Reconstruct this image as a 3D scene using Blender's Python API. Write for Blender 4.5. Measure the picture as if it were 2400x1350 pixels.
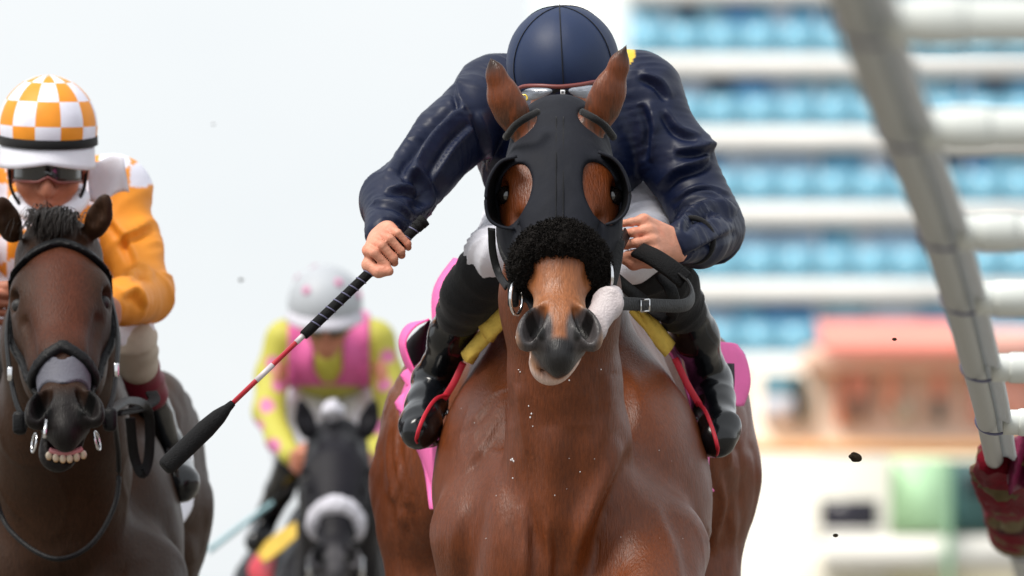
import bpy, math, random
import numpy as np
from mathutils import Vector

random.seed(4); np.random.seed(4)
for o in list(bpy.data.objects):
    bpy.data.objects.remove(o)
scn = bpy.context.scene
COL = scn.collection

# ------------------------------------------------------------------ camera
FPX, DIST, CAMH, HOR = 24000.0, 20.0, 0.40, 2000.0       # focal length in photo pixels, distance of plane y=0
TH = math.atan((HOR - 675.0) / FPX)
cam_d = bpy.data.cameras.new('camera'); cam = bpy.data.objects.new('camera', cam_d); COL.objects.link(cam)
cam.location = (0, -DIST, CAMH); cam.rotation_euler = (math.pi / 2 + TH, 0, 0)
cam_d.sensor_width = 36.0; cam_d.lens = 36.0 * FPX / 2400.0
cam_d.clip_start = 0.5; cam_d.clip_end = 6000
cam_d.dof.use_dof = True; cam_d.dof.focus_distance = 20.15; cam_d.dof.aperture_fstop = 7.0
scn.camera = cam

# ------------------------------------------------------------------ sky, sun, exposure
SUN_EL, SUN_AZ = math.radians(56), math.radians(236)      # azimuth clockwise from +Y; high, from behind-left of the camera
w = bpy.data.worlds.new('World'); scn.world = w; w.use_nodes = True
nt = w.node_tree; nt.nodes.clear()
out = nt.nodes.new('ShaderNodeOutputWorld'); bg = nt.nodes.new('ShaderNodeBackground')
sky = nt.nodes.new('ShaderNodeTexSky'); sky.sky_type = 'NISHITA'; sky.sun_disc = False
sky.sun_elevation = SUN_EL; sky.sun_rotation = SUN_AZ
tc = nt.nodes.new('ShaderNodeTexCoord'); mp = nt.nodes.new('ShaderNodeMapping'); mp.inputs['Scale'].default_value = (9, 9, 16)
nz = nt.nodes.new('ShaderNodeTexNoise'); nz.inputs['Scale'].default_value = 1.6; nz.inputs['Detail'].default_value = 5
rp = nt.nodes.new('ShaderNodeValToRGB')
rp.color_ramp.elements[0].position = .30; rp.color_ramp.elements[0].color = (8.35, 8.7, 8.95, 1)
rp.color_ramp.elements[1].position = .72; rp.color_ramp.elements[1].color = (9.0, 9.2, 9.3, 1)
mx = nt.nodes.new('ShaderNodeMixRGB'); mx.inputs[0].default_value = .9
nt.links.new(tc.outputs['Generated'], mp.inputs['Vector']); nt.links.new(mp.outputs[0], nz.inputs['Vector'])
nt.links.new(nz.outputs['Fac'], rp.inputs[0]); nt.links.new(sky.outputs[0], mx.inputs[1]); nt.links.new(rp.outputs[0], mx.inputs[2])
nt.links.new(mx.outputs[0], bg.inputs[0]); bg.inputs[1].default_value = .096
nt.links.new(bg.outputs[0], out.inputs[0])
sd = bpy.data.lights.new('sun', 'SUN'); sd.energy = 3.0; sd.angle = math.radians(26); sd.color = (1, .95, .87)
so = bpy.data.objects.new('sun', sd); COL.objects.link(so)
sdir = Vector((math.sin(SUN_AZ) * math.cos(SUN_EL), math.cos(SUN_AZ) * math.cos(SUN_EL), math.sin(SUN_EL)))
so.rotation_euler = sdir.to_track_quat('Z', 'Y').to_euler(); so.location = (0, 0, 30)
scn.view_settings.view_transform = 'Standard'; scn.view_settings.look = 'None'
scn.view_settings.exposure = 0.22; scn.view_settings.gamma = 1.0

# ------------------------------------------------------------------ helpers
A = np.array
CP = A([0, -DIST, CAMH]); FW = A([0, math.cos(TH), math.sin(TH)]); UPV = A([0, -math.sin(TH), math.cos(TH)])
def P(px, py, y):
    """world point at depth y that the photograph shows at pixel (px,py)"""
    d = FW + A([1., 0, 0]) * (px - 1200) / FPX + UPV * (675 - py) / FPX
    return CP + d * ((y + DIST) / d[1])
def S(n, y=0.0): return n / FPX * (DIST + y)
def lin(r, g, b):
    f = lambda c: (c / 255 / 12.92) if c / 255 <= .04045 else ((c / 255 + .055) / 1.055) ** 2.4
    return (f(r), f(g), f(b))
def unit(v): v = A(v, dtype=float); return v / np.linalg.norm(v)

def smooth01(x, a, b): t = np.clip((x - a) / (b - a), 0, 1); return t * t * (3 - 2 * t)

def vnoise(p):
    p = np.asarray(p, dtype=np.float64); i = np.floor(p).astype(np.int64); f = p - i; f = f * f * (3 - 2 * f)
    def h(a, b, c):
        n = (a * 374761393 + b * 668265263 + c * 2147483647 * 3) & 0xffffffff
        n = ((n ^ (n >> 13)) * 1274126177) & 0xffffffff
        return ((n ^ (n >> 16)) & 0xffff) / 65535.0
    r = 0
    for dx in (0, 1):
        for dy in (0, 1):
            for dz in (0, 1):
                wt = (f[:, 0] if dx else 1 - f[:, 0]) * (f[:, 1] if dy else 1 - f[:, 1]) * (f[:, 2] if dz else 1 - f[:, 2])
                r = r + wt * h(i[:, 0] + dx, i[:, 1] + dy, i[:, 2] + dz)
    return r

def axis(lo, hi, h, fine=()):
    xs = [lo]
    while xs[-1] < hi:
        st = h
        for a, b, f in fine:
            if a - h < xs[-1] < b: st = min(st, f)
        xs.append(xs[-1] + st)
    return np.array(xs, dtype=np.float32)

class SDF:
    """signed distance field on a rectilinear grid, meshed with surface nets"""
    def __init__(s, lo, hi, h, fx=(), fy=(), fz=()):
        s.ax = [axis(lo[0], hi[0], h, fx), axis(lo[1], hi[1], h, fy), axis(lo[2], hi[2], h, fz)]
        s.F = np.full([len(a) for a in s.ax], 5.0, dtype=np.float32)
    def reg(s, lo, hi):
        sl = []
        for a, l, h in zip(s.ax, lo, hi):
            i0 = int(np.searchsorted(a, l)); i1 = int(np.searchsorted(a, h))
            if i1 <= i0: return None
            sl.append(slice(i0, i1))
        X = s.ax[0][sl[0]][:, None, None]; Y = s.ax[1][sl[1]][None, :, None]; Z = s.ax[2][sl[2]][None, None, :]
        return tuple(sl), X, Y, Z
    def put(s, sl, d, k, op):
        f = s.F[sl]
        if op == 'u':
            h = np.maximum(k - np.abs(f - d), 0) / k; s.F[sl] = np.minimum(f, d) - h * h * k * .25
        else:
            d = -d; h = np.maximum(k - np.abs(f - d), 0) / k; s.F[sl] = np.maximum(f, d) + h * h * k * .25
    def cone(s, a, b, ra, rb, k=.02, op='u', ax=None, st=1.0):
        a = A(a, dtype=float); b = A(b, dtype=float); m = max(ra, rb) * max(st, 1) + k + .04
        g = s.reg(np.minimum(a, b) - m, np.maximum(a, b) + m)
        if g is None: return
        sl, X, Y, Z = g
        x, y, z = X - np.float32(a[0]), Y - np.float32(a[1]), Z - np.float32(a[2]); ba = (b - a)
        if ax is not None:
            ax = unit(ax); dt = (x * np.float32(ax[0]) + y * np.float32(ax[1]) + z * np.float32(ax[2])) * np.float32(1 - 1 / st)
            x, y, z = x - dt * np.float32(ax[0]), y - dt * np.float32(ax[1]), z - dt * np.float32(ax[2])
            ba = ba - ax * (ba @ ax) * (1 - 1 / st)
        ba = ba.astype(np.float32)
        t = np.clip((x * ba[0] + y * ba[1] + z * ba[2]) / np.float32(max(ba @ ba, 1e-9)), 0, 1)
        d = np.sqrt((x - t * ba[0]) ** 2 + (y - t * ba[1]) ** 2 + (z - t * ba[2]) ** 2) - (ra + t * np.float32(rb - ra))
        s.put(sl, d, k, op)
    def chain(s, pts, rs, k=.02, op='u', ax=None, st=1.0):
        for i in range(len(pts) - 1): s.cone(pts[i], pts[i + 1], rs[i], rs[i + 1], k, op, ax, st)
    def ell(s, c, r, R=None, k=.02, op='u'):
        c = A(c, dtype=float); m = max(r) + k + .04; g = s.reg(c - m, c + m)
        if g is None: return
        sl, X, Y, Z = g; x, y, z = X - np.float32(c[0]), Y - np.float32(c[1]), Z - np.float32(c[2])
        if R is None: q = (x, y, z)
        else: q = [x * np.float32(e[0]) + y * np.float32(e[1]) + z * np.float32(e[2]) for e in R]
        k0 = np.sqrt((q[0] / r[0]) ** 2 + (q[1] / r[1]) ** 2 + (q[2] / r[2]) ** 2)
        k1 = np.sqrt((q[0] / r[0] ** 2) ** 2 + (q[1] / r[1] ** 2) ** 2 + (q[2] / r[2] ** 2) ** 2) + np.float32(1e-6)
        s.put(sl, k0 * (k0 - 1) / k1, k, op)
    def copy(s):
        n = SDF.__new__(SDF); n.ax = s.ax; n.F = s.F.copy(); return n
    def grid(s): return s.ax[0][:, None, None], s.ax[1][None, :, None], s.ax[2][None, None, :]
    def clip(s, fn): s.F = np.maximum(s.F, fn(*s.grid())); return s
    def mesh(s, iso=0.0):
        F = s.F - np.float32(iso); I = F < 0; n = np.array(F.shape)
        c = np.zeros(n - 1, dtype=np.uint8)
        for dx in (0, 1):
            for dy in (0, 1):
                for dz in (0, 1):
                    c += I[dx:n[0] - 1 + dx, dy:n[1] - 1 + dy, dz:n[2] - 1 + dz]
        act = (c > 0) & (c < 8); idx = np.argwhere(act); N = len(idx)
        vid = np.full(act.shape, -1, dtype=np.int32); vid[act] = np.arange(N)
        acc = np.zeros((N, 3)); cnt = np.zeros(N)
        cor = [(0, 0, 0), (1, 0, 0), (0, 1, 0), (1, 1, 0), (0, 0, 1), (1, 0, 1), (0, 1, 1), (1, 1, 1)]
        val = [F[idx[:, 0] + q[0], idx[:, 1] + q[1], idx[:, 2] + q[2]] for q in cor]
        for i in range(8):
            for j in range(i + 1, 8):
                if sum(abs(cor[i][m] - cor[j][m]) for m in range(3)) != 1: continue
                a, b = val[i], val[j]; x = (a < 0) != (b < 0); t = a[x] / (a[x] - b[x])
                acc[x] += A(cor[i]) + t[:, None] * (A(cor[j]) - A(cor[i])); cnt[x] += 1
        fr = acc / cnt[:, None]; v = np.zeros((N, 3))
        for m in range(3):
            a = s.ax[m]; v[:, m] = a[idx[:, m]] + fr[:, m] * (a[idx[:, m] + 1] - a[idx[:, m]])
        fs = []
        for m in range(3):
            p, q = [(1, 2), (2, 0), (0, 1)][m]
            a = [slice(None)] * 3; b = [slice(None)] * 3; a[m] = slice(0, -1); b[m] = slice(1, None)
            e = np.argwhere(I[tuple(a)] != I[tuple(b)])
            e = e[(e[:, p] > 0) & (e[:, q] > 0) & (e[:, p] < n[p] - 1) & (e[:, q] < n[q] - 1)]
            if not len(e): continue
            def at(dp, dq):
                g = e.copy(); g[:, p] += dp; g[:, q] += dq; return vid[g[:, 0], g[:, 1], g[:, 2]]
            qd = np.stack([at(-1, -1), at(0, -1), at(0, 0), at(-1, 0)], 1)
            fl = ~I[e[:, 0], e[:, 1], e[:, 2]]; qd[fl] = qd[fl][:, ::-1]; fs.append(qd)
        return v, np.concatenate(fs) if fs else np.zeros((0, 4), int)

def vnormals(v, f):
    f = np.asarray(f); n = np.cross(v[f[:, 2]] - v[f[:, 0]], v[f[:, 3]] - v[f[:, 1]]) if f.shape[1] == 4 else np.cross(v[f[:, 1]] - v[f[:, 0]], v[f[:, 2]] - v[f[:, 0]])
    o = np.zeros_like(v)
    for i in range(f.shape[1]): np.add.at(o, f[:, i], n)
    return o / (np.linalg.norm(o, axis=1)[:, None] + 1e-12)
def relax(v, f, it=2, lam=.5):
    f = np.asarray(f)
    for _ in range(it):
        o = np.zeros_like(v); c = np.zeros(len(v))
        for i in range(4):
            for j in ((i + 1) % 4, (i + 3) % 4):
                np.add.at(o, f[:, i], v[f[:, j]]); np.add.at(c, f[:, i], 1)
        v = v + lam * (o / np.maximum(c, 1)[:, None] - v)
    return v

def pix(v):
    d = v - CP; z = d @ FW; return np.stack([1200 + d[:, 0] / z * FPX, 675 - (d @ UPV) / z * FPX], 1)
def fold2d(v, f, lines):
    """cloth folds along lines given in photo pixels: (points, height m, half width px)"""
    n = vnormals(v, f); q = pix(v); fr = smooth01(-n[:, 1], -.05, .35)
    for pts, hgt, wd in lines:
        pts = catmull([A([*x, 0]) for x in pts], 6)[:, :2]; best = np.full(len(v), 1e9); tt = np.zeros(len(v)); sg = np.zeros(len(v)); N_ = len(pts) - 1
        for i in range(N_):
            a, b = pts[i], pts[i + 1]; e = b - a; t = np.clip(((q - a) @ e) / (e @ e), 0, 1); r = q - a - t[:, None] * e; d = np.hypot(r[:, 0], r[:, 1]); k = d < best
            best[k] = d[k]; tt[k] = ((i + t) / N_)[k]; sg[k] = np.sign(e[0] * r[:, 1] - e[1] * r[:, 0])[k]
        env = np.sin(np.clip(tt, 0, 1) * math.pi) ** .5 * fr; x = best * sg / wd
        v = v + n * (hgt * env * (np.where(x > 0, np.exp(-(x * 1.5) ** 2), np.exp(-np.abs(x) * .9)) - .8 * np.exp(-((x - 1.3) * 1.5) ** 2)))[:, None]
    return v
ORG = {}
def root(name, loc, label=None, cat=None, group=None):
    o = bpy.data.objects.new(name, None); COL.objects.link(o); o.location = loc; o.empty_display_size = .1
    ORG[o.name] = A(loc, dtype=float); tag(o, label, cat, group); return o
def tag(o, label=None, cat=None, group=None, kind=None):
    if label: o['label'] = label
    if cat: o['category'] = cat
    if group: o['group'] = group
    if kind: o['kind'] = kind
    return o
def mk(name, v, f, m, parent=None, smooth=True, col=None, base=None):
    v = np.asarray(v, dtype=float)
    if parent is not None: og = ORG[parent.name]
    elif base is not None: og = A(base, dtype=float)
    else: og = A([(v[:, 0].min() + v[:, 0].max()) / 2, (v[:, 1].min() + v[:, 1].max()) / 2, v[:, 2].min()])
    me = bpy.data.meshes.new(name)
    if isinstance(f, np.ndarray) and f.ndim == 2 and len(f):
        nf, k = f.shape
        me.vertices.add(len(v)); me.vertices.foreach_set('co', (v - og).astype(np.float32).ravel())
        me.loops.add(nf * k); me.loops.foreach_set('vertex_index', f.astype(np.int32).ravel())
        me.polygons.add(nf); me.polygons.foreach_set('loop_start', np.arange(0, nf * k, k, dtype=np.int32))
        me.update(calc_edges=True)
    else:
        me.from_pydata([tuple(x) for x in (v - og)], [], [tuple(int(i) for i in q) for q in f])
    if smooth: me.polygons.foreach_set('use_smooth', [True] * len(me.polygons))
    if col is not None:
        ca = me.color_attributes.new('Col', 'FLOAT_COLOR', 'POINT')
        c4 = np.ones((len(v), 4), dtype=np.float32); c4[:, :3] = col; ca.data.foreach_set('color', c4.ravel())
    me.validate(); me.update(); me.materials.append(m)
    o = bpy.data.objects.new(name, me); COL.objects.link(o); ORG[o.name] = og
    if parent is not None: o.parent = parent; 
    if parent is None or ORG[parent.name] is None: o.location = og
    elif False: pass
    return o
def catmull(pts, n=8):
    pts = [A(p, dtype=float) for p in pts]; q = [2 * pts[0] - pts[1]] + pts + [2 * pts[-1] - pts[-2]]; r = []
    for i in range(1, len(q) - 2):
        for j in range(n):
            t = j / n; a, b, c, d = q[i - 1:i + 3]
            r.append(.5 * (2 * b + (c - a) * t + (2 * a - 5 * b + 4 * c - d) * t * t + (3 * b - a - 3 * c + d) * t ** 3))
    r.append(pts[-1]); return np.array(r)
def sweep(path, prof, up=(0, 0, 1), closed=False, scale=None, cap=True):
    """sweep closed 2D profile [(a,b)] along path; a along side, b along up"""
    path = np.asarray(path); n = len(path); m = len(prof); V = []
    for i in range(n):
        t = path[(i + 1) % n if closed else min(i + 1, n - 1)] - path[(i - 1) % n if closed else max(i - 1, 0)]; t = unit(t)
        uu = up[i] if np.ndim(up) == 2 else A(up, dtype=float)
        sd_ = np.cross(t, uu); sd_ = unit(sd_) if np.linalg.norm(sd_) > 1e-6 else A([1., 0, 0]); u2 = np.cross(sd_, t)
        sc = 1 if scale is None else scale[i]
        for a, b in prof: V.append(path[i] + sd_ * a * sc + u2 * b * sc)
    Fc = []
    for i in range(n if closed else n - 1):
        for j in range(m):
            k = (i + 1) % n; Fc.append((i * m + j, i * m + (j + 1) % m, k * m + (j + 1) % m, k * m + j))
    if cap and not closed: Fc += [tuple(range(m))[::-1], tuple(range((n - 1) * m, n * m))]
    return np.array(V), Fc
def circ(r, m=12): return [(r * math.cos(2 * math.pi * i / m), r * math.sin(2 * math.pi * i / m)) for i in range(m)]
def rect(wd, th): 
    b = min(wd, th) * .25; x, y = wd / 2, th / 2
    return [(x - b, -y), (x, -y + b), (x, y - b), (x - b, y), (-x + b, y), (-x, y - b), (-x, -y + b), (-x + b, -y)]
def tube(name, pts, r, m, parent, n=8, seg=12, up=(0, 0, 1), radii=None):
    p = catmull(pts, n) if n > 1 else np.array(pts)
    sc = None if radii is None else np.interp(np.linspace(0, len(radii) - 1, len(p)), np.arange(len(radii)), radii)
    v, f = sweep(p, circ(r if radii is None else 1, seg), up, scale=sc); return mk(name, v, f, m, parent)
def strap(name, pts, wd, th, m, parent, up=(0, -1, 0), n=8):
    p = catmull(pts, n); u = up
    if np.ndim(up) == 2 and len(up) != len(p): u = np.array([unit(x) for x in catmull(up, n)])
    v, f = sweep(p, rect(wd, th), u); return mk(name, v, f, m, parent)
def box(c, s, rz=0):
    x, y, z = s[0] / 2, s[1] / 2, s[2] / 2; v = A([(a, b, d) for a in (-x, x) for b in (-y, y) for d in (-z, z)])
    ca, sa = math.cos(rz), math.sin(rz); v = np.stack([v[:, 0] * ca - v[:, 1] * sa, v[:, 0] * sa + v[:, 1] * ca, v[:, 2]], 1) + A(c)
    return v, np.array([(0, 1, 3, 2), (4, 6, 7, 5), (0, 4, 5, 1), (2, 3, 7, 6), (0, 2, 6, 4), (1, 5, 7, 3)])
def boxo(name, c, s, m, parent=None, rz=0, bev=0.0):
    v, f = box(c, s, rz); o = mk(name, v, f, m, parent, smooth=False)
    if bev:
        b = o.modifiers.new('bevel', 'BEVEL'); b.width = bev; b.segments = 2
    return o
def sheet(name, g, th, m, parent, wave=None):
    """thick sheet from grid g[i][j] of points"""
    g = np.asarray(g); a, b = g.shape[:2]; v = g.reshape(-1, 3)
    f = np.array([(i * b + j, i * b + j + 1, (i + 1) * b + j + 1, (i + 1) * b + j) for i in range(a - 1) for j in range(b - 1)])
    o = mk(name, v, f, m, parent); s = o.modifiers.new('solid', 'SOLIDIFY'); s.thickness = th; s.offset = 0
    return o

# ------------------------------------------------------------------ materials
def mat(name, c=(.5, .5, .5), rough=.5, spec=.5, attr=False, var=.12, vs=18., bump=0., bs=60., st=(1, 1, 1), metal=0, coat=0., coatr=.1, sheen=0., trans=0., alpha=1., aniso=None, wave=None):
    m = bpy.data.materials.new(name); m.use_nodes = True; n = m.node_tree; b = n.nodes['Principled BSDF']
    b.inputs['Roughness'].default_value = rough; b.inputs['Specular IOR Level'].default_value = spec
    b.inputs['Metallic'].default_value = metal; b.inputs['Coat Weight'].default_value = coat; b.inputs['Coat Roughness'].default_value = coatr
    b.inputs['Sheen Weight'].default_value = sheen; b.inputs['Transmission Weight'].default_value = trans; b.inputs['Alpha'].default_value = alpha
    t = n.nodes.new('ShaderNodeTexCoord'); mp = n.nodes.new('ShaderNodeMapping'); mp.inputs['Scale'].default_value = st
    n.links.new(t.outputs['Object'], mp.inputs[0])
    nz = n.nodes.new('ShaderNodeTexNoise'); nz.inputs['Scale'].default_value = vs; nz.inputs['Detail'].default_value = 6
    n.links.new(mp.outputs[0], nz.inputs['Vector'])
    mr = n.nodes.new('ShaderNodeMapRange'); mr.inputs[1].default_value = .25; mr.inputs[2].default_value = .75
    mr.inputs[3].default_value = 1 - var; mr.inputs[4].default_value = 1 + var
    n.links.new(nz.outputs['Fac'], mr.inputs[0])
    mu = n.nodes.new('ShaderNodeMixRGB'); mu.blend_type = 'MULTIPLY'; mu.inputs[0].default_value = 1
    if attr:
        at = n.nodes.new('ShaderNodeAttribute'); at.attribute_name = 'Col'; n.links.new(at.outputs['Color'], mu.inputs[1])
    else: mu.inputs[1].default_value = (*c, 1)
    n.links.new(mr.outputs[0], mu.inputs[2]); n.links.new(mu.outputs[0], b.inputs['Base Color'])
    r2 = n.nodes.new('ShaderNodeMapRange'); r2.inputs[3].default_value = max(rough - .08, .02); r2.inputs[4].default_value = min(rough + .08, 1)
    n.links.new(nz.outputs['Fac'], r2.inputs[0]); n.links.new(r2.outputs[0], b.inputs['Roughness'])
    if bump:
        nb = n.nodes.new('ShaderNodeTexNoise'); nb.inputs['Scale'].default_value = bs; nb.inputs['Detail'].default_value = 4
        n.links.new(mp.outputs[0], nb.inputs['Vector'])
        bp = n.nodes.new('ShaderNodeBump'); bp.inputs['Strength'].default_value = bump; bp.inputs['Distance'].default_value = .004
        n.links.new(nb.outputs['Fac'], bp.inputs['Height']); n.links.new(bp.outputs[0], b.inputs['Normal'])
    return m
M = {}
M['coat'] = mat('short horse hair', attr=True, rough=.36, spec=.42, var=.26, vs=210, st=(1, .6, .16), bump=.42, bs=330)
def coat_extra(m):
    n = m.node_tree; b = n.nodes['Principled BSDF']; t = n.nodes.new('ShaderNodeTexCoord'); q = n.nodes.new('ShaderNodeTexNoise'); q.inputs['Scale'].default_value = 7; q.inputs['Detail'].default_value = 8; q.inputs['Roughness'].default_value = .65
    n.links.new(t.outputs['Object'], q.inputs['Vector']); r = n.nodes.new('ShaderNodeMapRange'); r.inputs[1].default_value = .3; r.inputs[2].default_value = .7; r.inputs[3].default_value = .32; r.inputs[4].default_value = .52
    n.links.new(q.outputs['Fac'], r.inputs[0]); n.links.new(r.outputs[0], b.inputs['Roughness'])
coat_extra(M['coat'])
M['coat2'] = mat('dark short horse hair', attr=True, rough=.45, spec=.14, var=.26, vs=210, st=(1, .6, .16), bump=.42, bs=330)
M['hide'] = mat('bare dark hide', (.02, .018, .018), .45, .4, bump=.4, bs=150)
M['eye'] = mat('wet dark eye', (.008, .005, .004), .05, .8, coat=1, var=.02)
M['hood'] = mat('black stretch hood cloth', lin(27, 29, 37), .75, .22, var=.16, vs=22, bump=.35, bs=55, st=(1, 1, .5))
M['fleece'] = mat('black sheepskin', (.013, .011, .010), .9, .15, var=.4, vs=120, bump=1, bs=300)
M['wfleece'] = mat('white sheepskin', lin(214, 212, 222), .9, .15, var=.1, vs=120, bump=1, bs=300)
M['leather'] = mat('black leather', (.006, .006, .007), .5, .2, var=.3, vs=60, bump=.4, bs=200)
M['rubber'] = mat('black rubber grip', (.008, .008, .009), .75, .2, var=.3, vs=90, bump=.8, bs=350)
M['patent'] = mat('polished black boot leather', (.004, .005, .007), .22, .35, var=.2, vs=30, bump=.25, bs=22, coat=.35, coatr=.08)
M['suede'] = mat('matte black stretch cloth', (.008, .008, .009), .8, .25, var=.2, vs=80, bump=.4, bs=300, sheen=.1)
M['steel'] = mat('polished steel', (.75, .75, .77), .18, .5, metal=1, var=.05)
M['navy'] = mat('navy satin', attr=True, rough=.46, spec=.32, var=.10, vs=14, bump=.25, bs=26, st=(1, 1, 2.2))
M['navycap'] = mat('navy stretch cap cover', lin(22, 40, 74), .52, .4, var=.06, vs=25, bump=.12, bs=600)
M['silk'] = mat('coloured racing silk', attr=True, rough=.55, spec=.35, var=.06, vs=16, bump=.2, bs=500)
M['white'] = mat('white breeches cloth', lin(232, 232, 242), .65, .3, var=.05, vs=20, bump=.3, bs=300)
M['skin'] = mat('skin', attr=True, rough=.5, spec=.4, var=.14, vs=45, bump=.35, bs=170)
M['pink'] = mat('pink saddle cloth', lin(243, 116, 182), .7, .25, var=.06, vs=18, bump=.35, bs=260)
M['black'] = mat('black print', lin(22, 22, 30), .7, .3, var=.1)
M['yellow'] = mat('yellow chamois pad', lin(214, 180, 84), .8, .2, var=.15, vs=35, bump=.6, bs=120)
M['red'] = mat('red rubber band', lin(205, 42, 62), .45, .4, var=.1)
M['brownrim'] = mat('brown goggle rim', lin(120, 62, 58), .4, .5, var=.1)
M['lens'] = mat('clear goggle lens', lin(150, 158, 170), .06, .7, var=.25, vs=60, coat=.6, trans=.0)
M['darklens'] = mat('dark goggle lens', (.008, .008, .01), .06, .7, var=.05, coat=.5)
M['gold'] = mat('gold stud', (.85, .6, .12), .25, .5, metal=1, var=.05)
M['tongue'] = mat('pale tongue', lin(186, 176, 178), .4, .5, var=.10, vs=40, bump=.5, bs=220)
M['whiteprint'] = mat('white print', lin(235, 235, 238), .6, .3, var=.03)
M['whipred'] = mat('red lacquered whip shaft', lin(178, 26, 44), .3, .5, var=.1, coat=.4)
M['whipwhite'] = mat('silver whip band', lin(205, 196, 200), .3, .5, var=.08)
M['teeth'] = mat('horse teeth', attr=True, rough=.35, spec=.5, var=.15, vs=60)
M['gum'] = mat('gum', lin(190, 120, 125), .35, .5)
M['rail'] = mat('white rail plastic', lin(214, 218, 214), .38, .5, var=.06, vs=6, bump=.15, bs=30)
M['railtube'] = mat('weathered grey rail tube', lin(150, 154, 152), .34, .5, var=.14, vs=9, bump=.2, bs=40)
M['strapb'] = mat('dark cable tie', lin(104, 104, 132), .5, .4)
M['dirt'] = mat('worn turf and sand', (.20, .185, .16), .95, .1, var=.35, vs=3, bump=1, bs=40)
M['clod'] = mat('dark turf clod', (.03, .022, .014), .95, .1, var=.5, vs=80, bump=1, bs=200)

def translucent(m, c, fac):
    n = m.node_tree; b = n.nodes['Principled BSDF']; o = n.nodes['Material Output']; t = n.nodes.new('ShaderNodeBsdfTranslucent'); t.inputs[0].default_value = (*c, 1)
    x = n.nodes.new('ShaderNodeMixShader'); x.inputs[0].default_value = fac; n.links.new(b.outputs[0], x.inputs[1]); n.links.new(t.outputs[0], x.inputs[2]); n.links.new(x.outputs[0], o.inputs[0])
M['railcover'] = mat('thin white plastic rail cover', lin(206, 210, 212), .4, .4, var=.08, vs=6); translucent(M['railcover'], (.7, .73, .76), .25)
# ------------------------------------------------------------------ ground
n_ = 24
xs_ = np.linspace(-900, 900, n_); ys_ = np.linspace(-60, 1500, n_)
gv = A([(x, y, 0) for x in xs_ for y in ys_]); gf = [(i * n_ + j, (i + 1) * n_ + j, (i + 1) * n_ + j + 1, i * n_ + j + 1) for i in range(n_ - 1) for j in range(n_ - 1)]
tag(mk('ground', gv, gf, M['dirt'], smooth=False), kind='structure')

# ------------------------------------------------------------------ horses
class Frame:
    def __init__(s, o, W, U, sc=1.0):
        s.o = A(o, dtype=float); s.U = unit(U); W = A(W, dtype=float); s.W = unit(W - s.U * (W @ s.U)); s.V = np.cross(s.U, s.W); s.sc = sc
        s.R = [s.W, s.U, s.V]
    def __call__(s, w_, u, v): return s.o + (s.W * w_ + s.U * u + s.V * v) * s.sc
    def rel(s, p): return ((p - s.o) @ np.stack(s.R, 1)) / s.sc
    def relgrid(s, X, Y, Z):
        x, y, z = X - np.float32(s.o[0]), Y - np.float32(s.o[1]), Z - np.float32(s.o[2])
        return [(x * np.float32(e[0]) + y * np.float32(e[1]) + z * np.float32(e[2])) / np.float32(s.sc) for e in s.R]

def head_prims(F, f, wide=1.0, mouth=0.0):
    c = f.sc
    E = lambda p, r, k=.03, op='u', R=None: F.ell(f(*p), [x * c for x in r], f.R if R is None else R, k * c, op)
    K = lambda a, b, ra, rb, k=.03, op='u', st=1.0: F.cone(f(*a), f(*b), ra * c, rb * c, k * c, op, f.W, st)
    E((0, .112, -.115), (.090 * wide, .132, .105), .04)
    E((0, .215, -.10), (.098 * wide, .12, .085), .04)
    K((0, .14, -.062), (0, .36, -.062), .060, .047, .05, 'u', 1.30)
    K((0, .36, -.062), (0, .53, -.058), .047, .041, .05, 'u', 1.12)
    for s in (-1, 1):
        E((s * .070 * wide, .165, -.062), (.034, .052, .036), .03)            # brow ridge
        E((s * .058 * wide, .20, -.19), (.038, .125, .095), .05)              # jowl
        E((s * .048, .29, -.085), (.022, .09, .022), .035)                    # facial crest
    K((0, .24, -.20), (0, .52, -.125 - mouth * .6), .058, .034, .05)
    E((0, .518, -.072), (.048, .062, .058), .04)                              # muzzle
    for s in (-1, 1):                                                         # flared nostrils
        R = [unit(f.W * 1 + f.U * s * -.25 - f.V * s * .2), unit(f.U * 1 + f.W * s * -.28), f.V]
        E((s * .048, .533, -.026), (.0295, .046, .036), .020, 'u', R)
    E((0, .582, -.058), (.029, .036, .040), .026)                             # upper lip
    E((-.017, .554 + mouth * .1, -.116 - mouth), (.041, .046, .034), .026)     # lower lip, chin
    for s in (-1, 1):
        R = [unit(f.W * 1 + f.U * s * -.25 - f.V * s * .2), unit(f.U * 1 + f.W * s * -.50), f.V]
        E((s * .0505, .531, .006), (.0165, .039, .050), .010, 's', R)
        E((s * .100 * wide, .188, -.052), (.020, .024, .020), .012, 's')      # eye socket
        K((s * .05, .54, -.104), (s * .012, .62, -.094), .005, .005, .012, 's')
        K((s * .078, .26, -.045), (s * .060, .40, -.04), .004, .004, .03, 's')
        K((s * .030, .45, .002), (s * .020, .56, .004), .004, .004, .02, 's')
    if mouth: K((0, .55, -.10 - mouth * .55), (0, .68, -.085 - mouth * .6), .008 + mouth * .42, .012 + mouth * .5, .01, 's', 2.0)

def ear_prims(F, base, mid, tip, r, back):
    """ear leaf: flattened cone, hollowed on the side away from back"""
    base, mid, tip, back = map(lambda q: A(q, dtype=float), (base, mid, tip, back)); back = unit(back)
    wd = np.cross(unit(tip - base), back)
    F.chain([base, base * .5 + mid * .5, mid, mid * .42 + tip * .58, tip], [r * .80, r * .84, r * .78, r * .46, r * .06], .02, 'u', back, .62)
    h = -back * r * .85
    F.chain([base * .65 + mid * .35 + h, mid + h, mid * .45 + tip * .55 + h * .75], [r * .42, r * .60, r * .36], .008, 's', back, .9)

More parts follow.
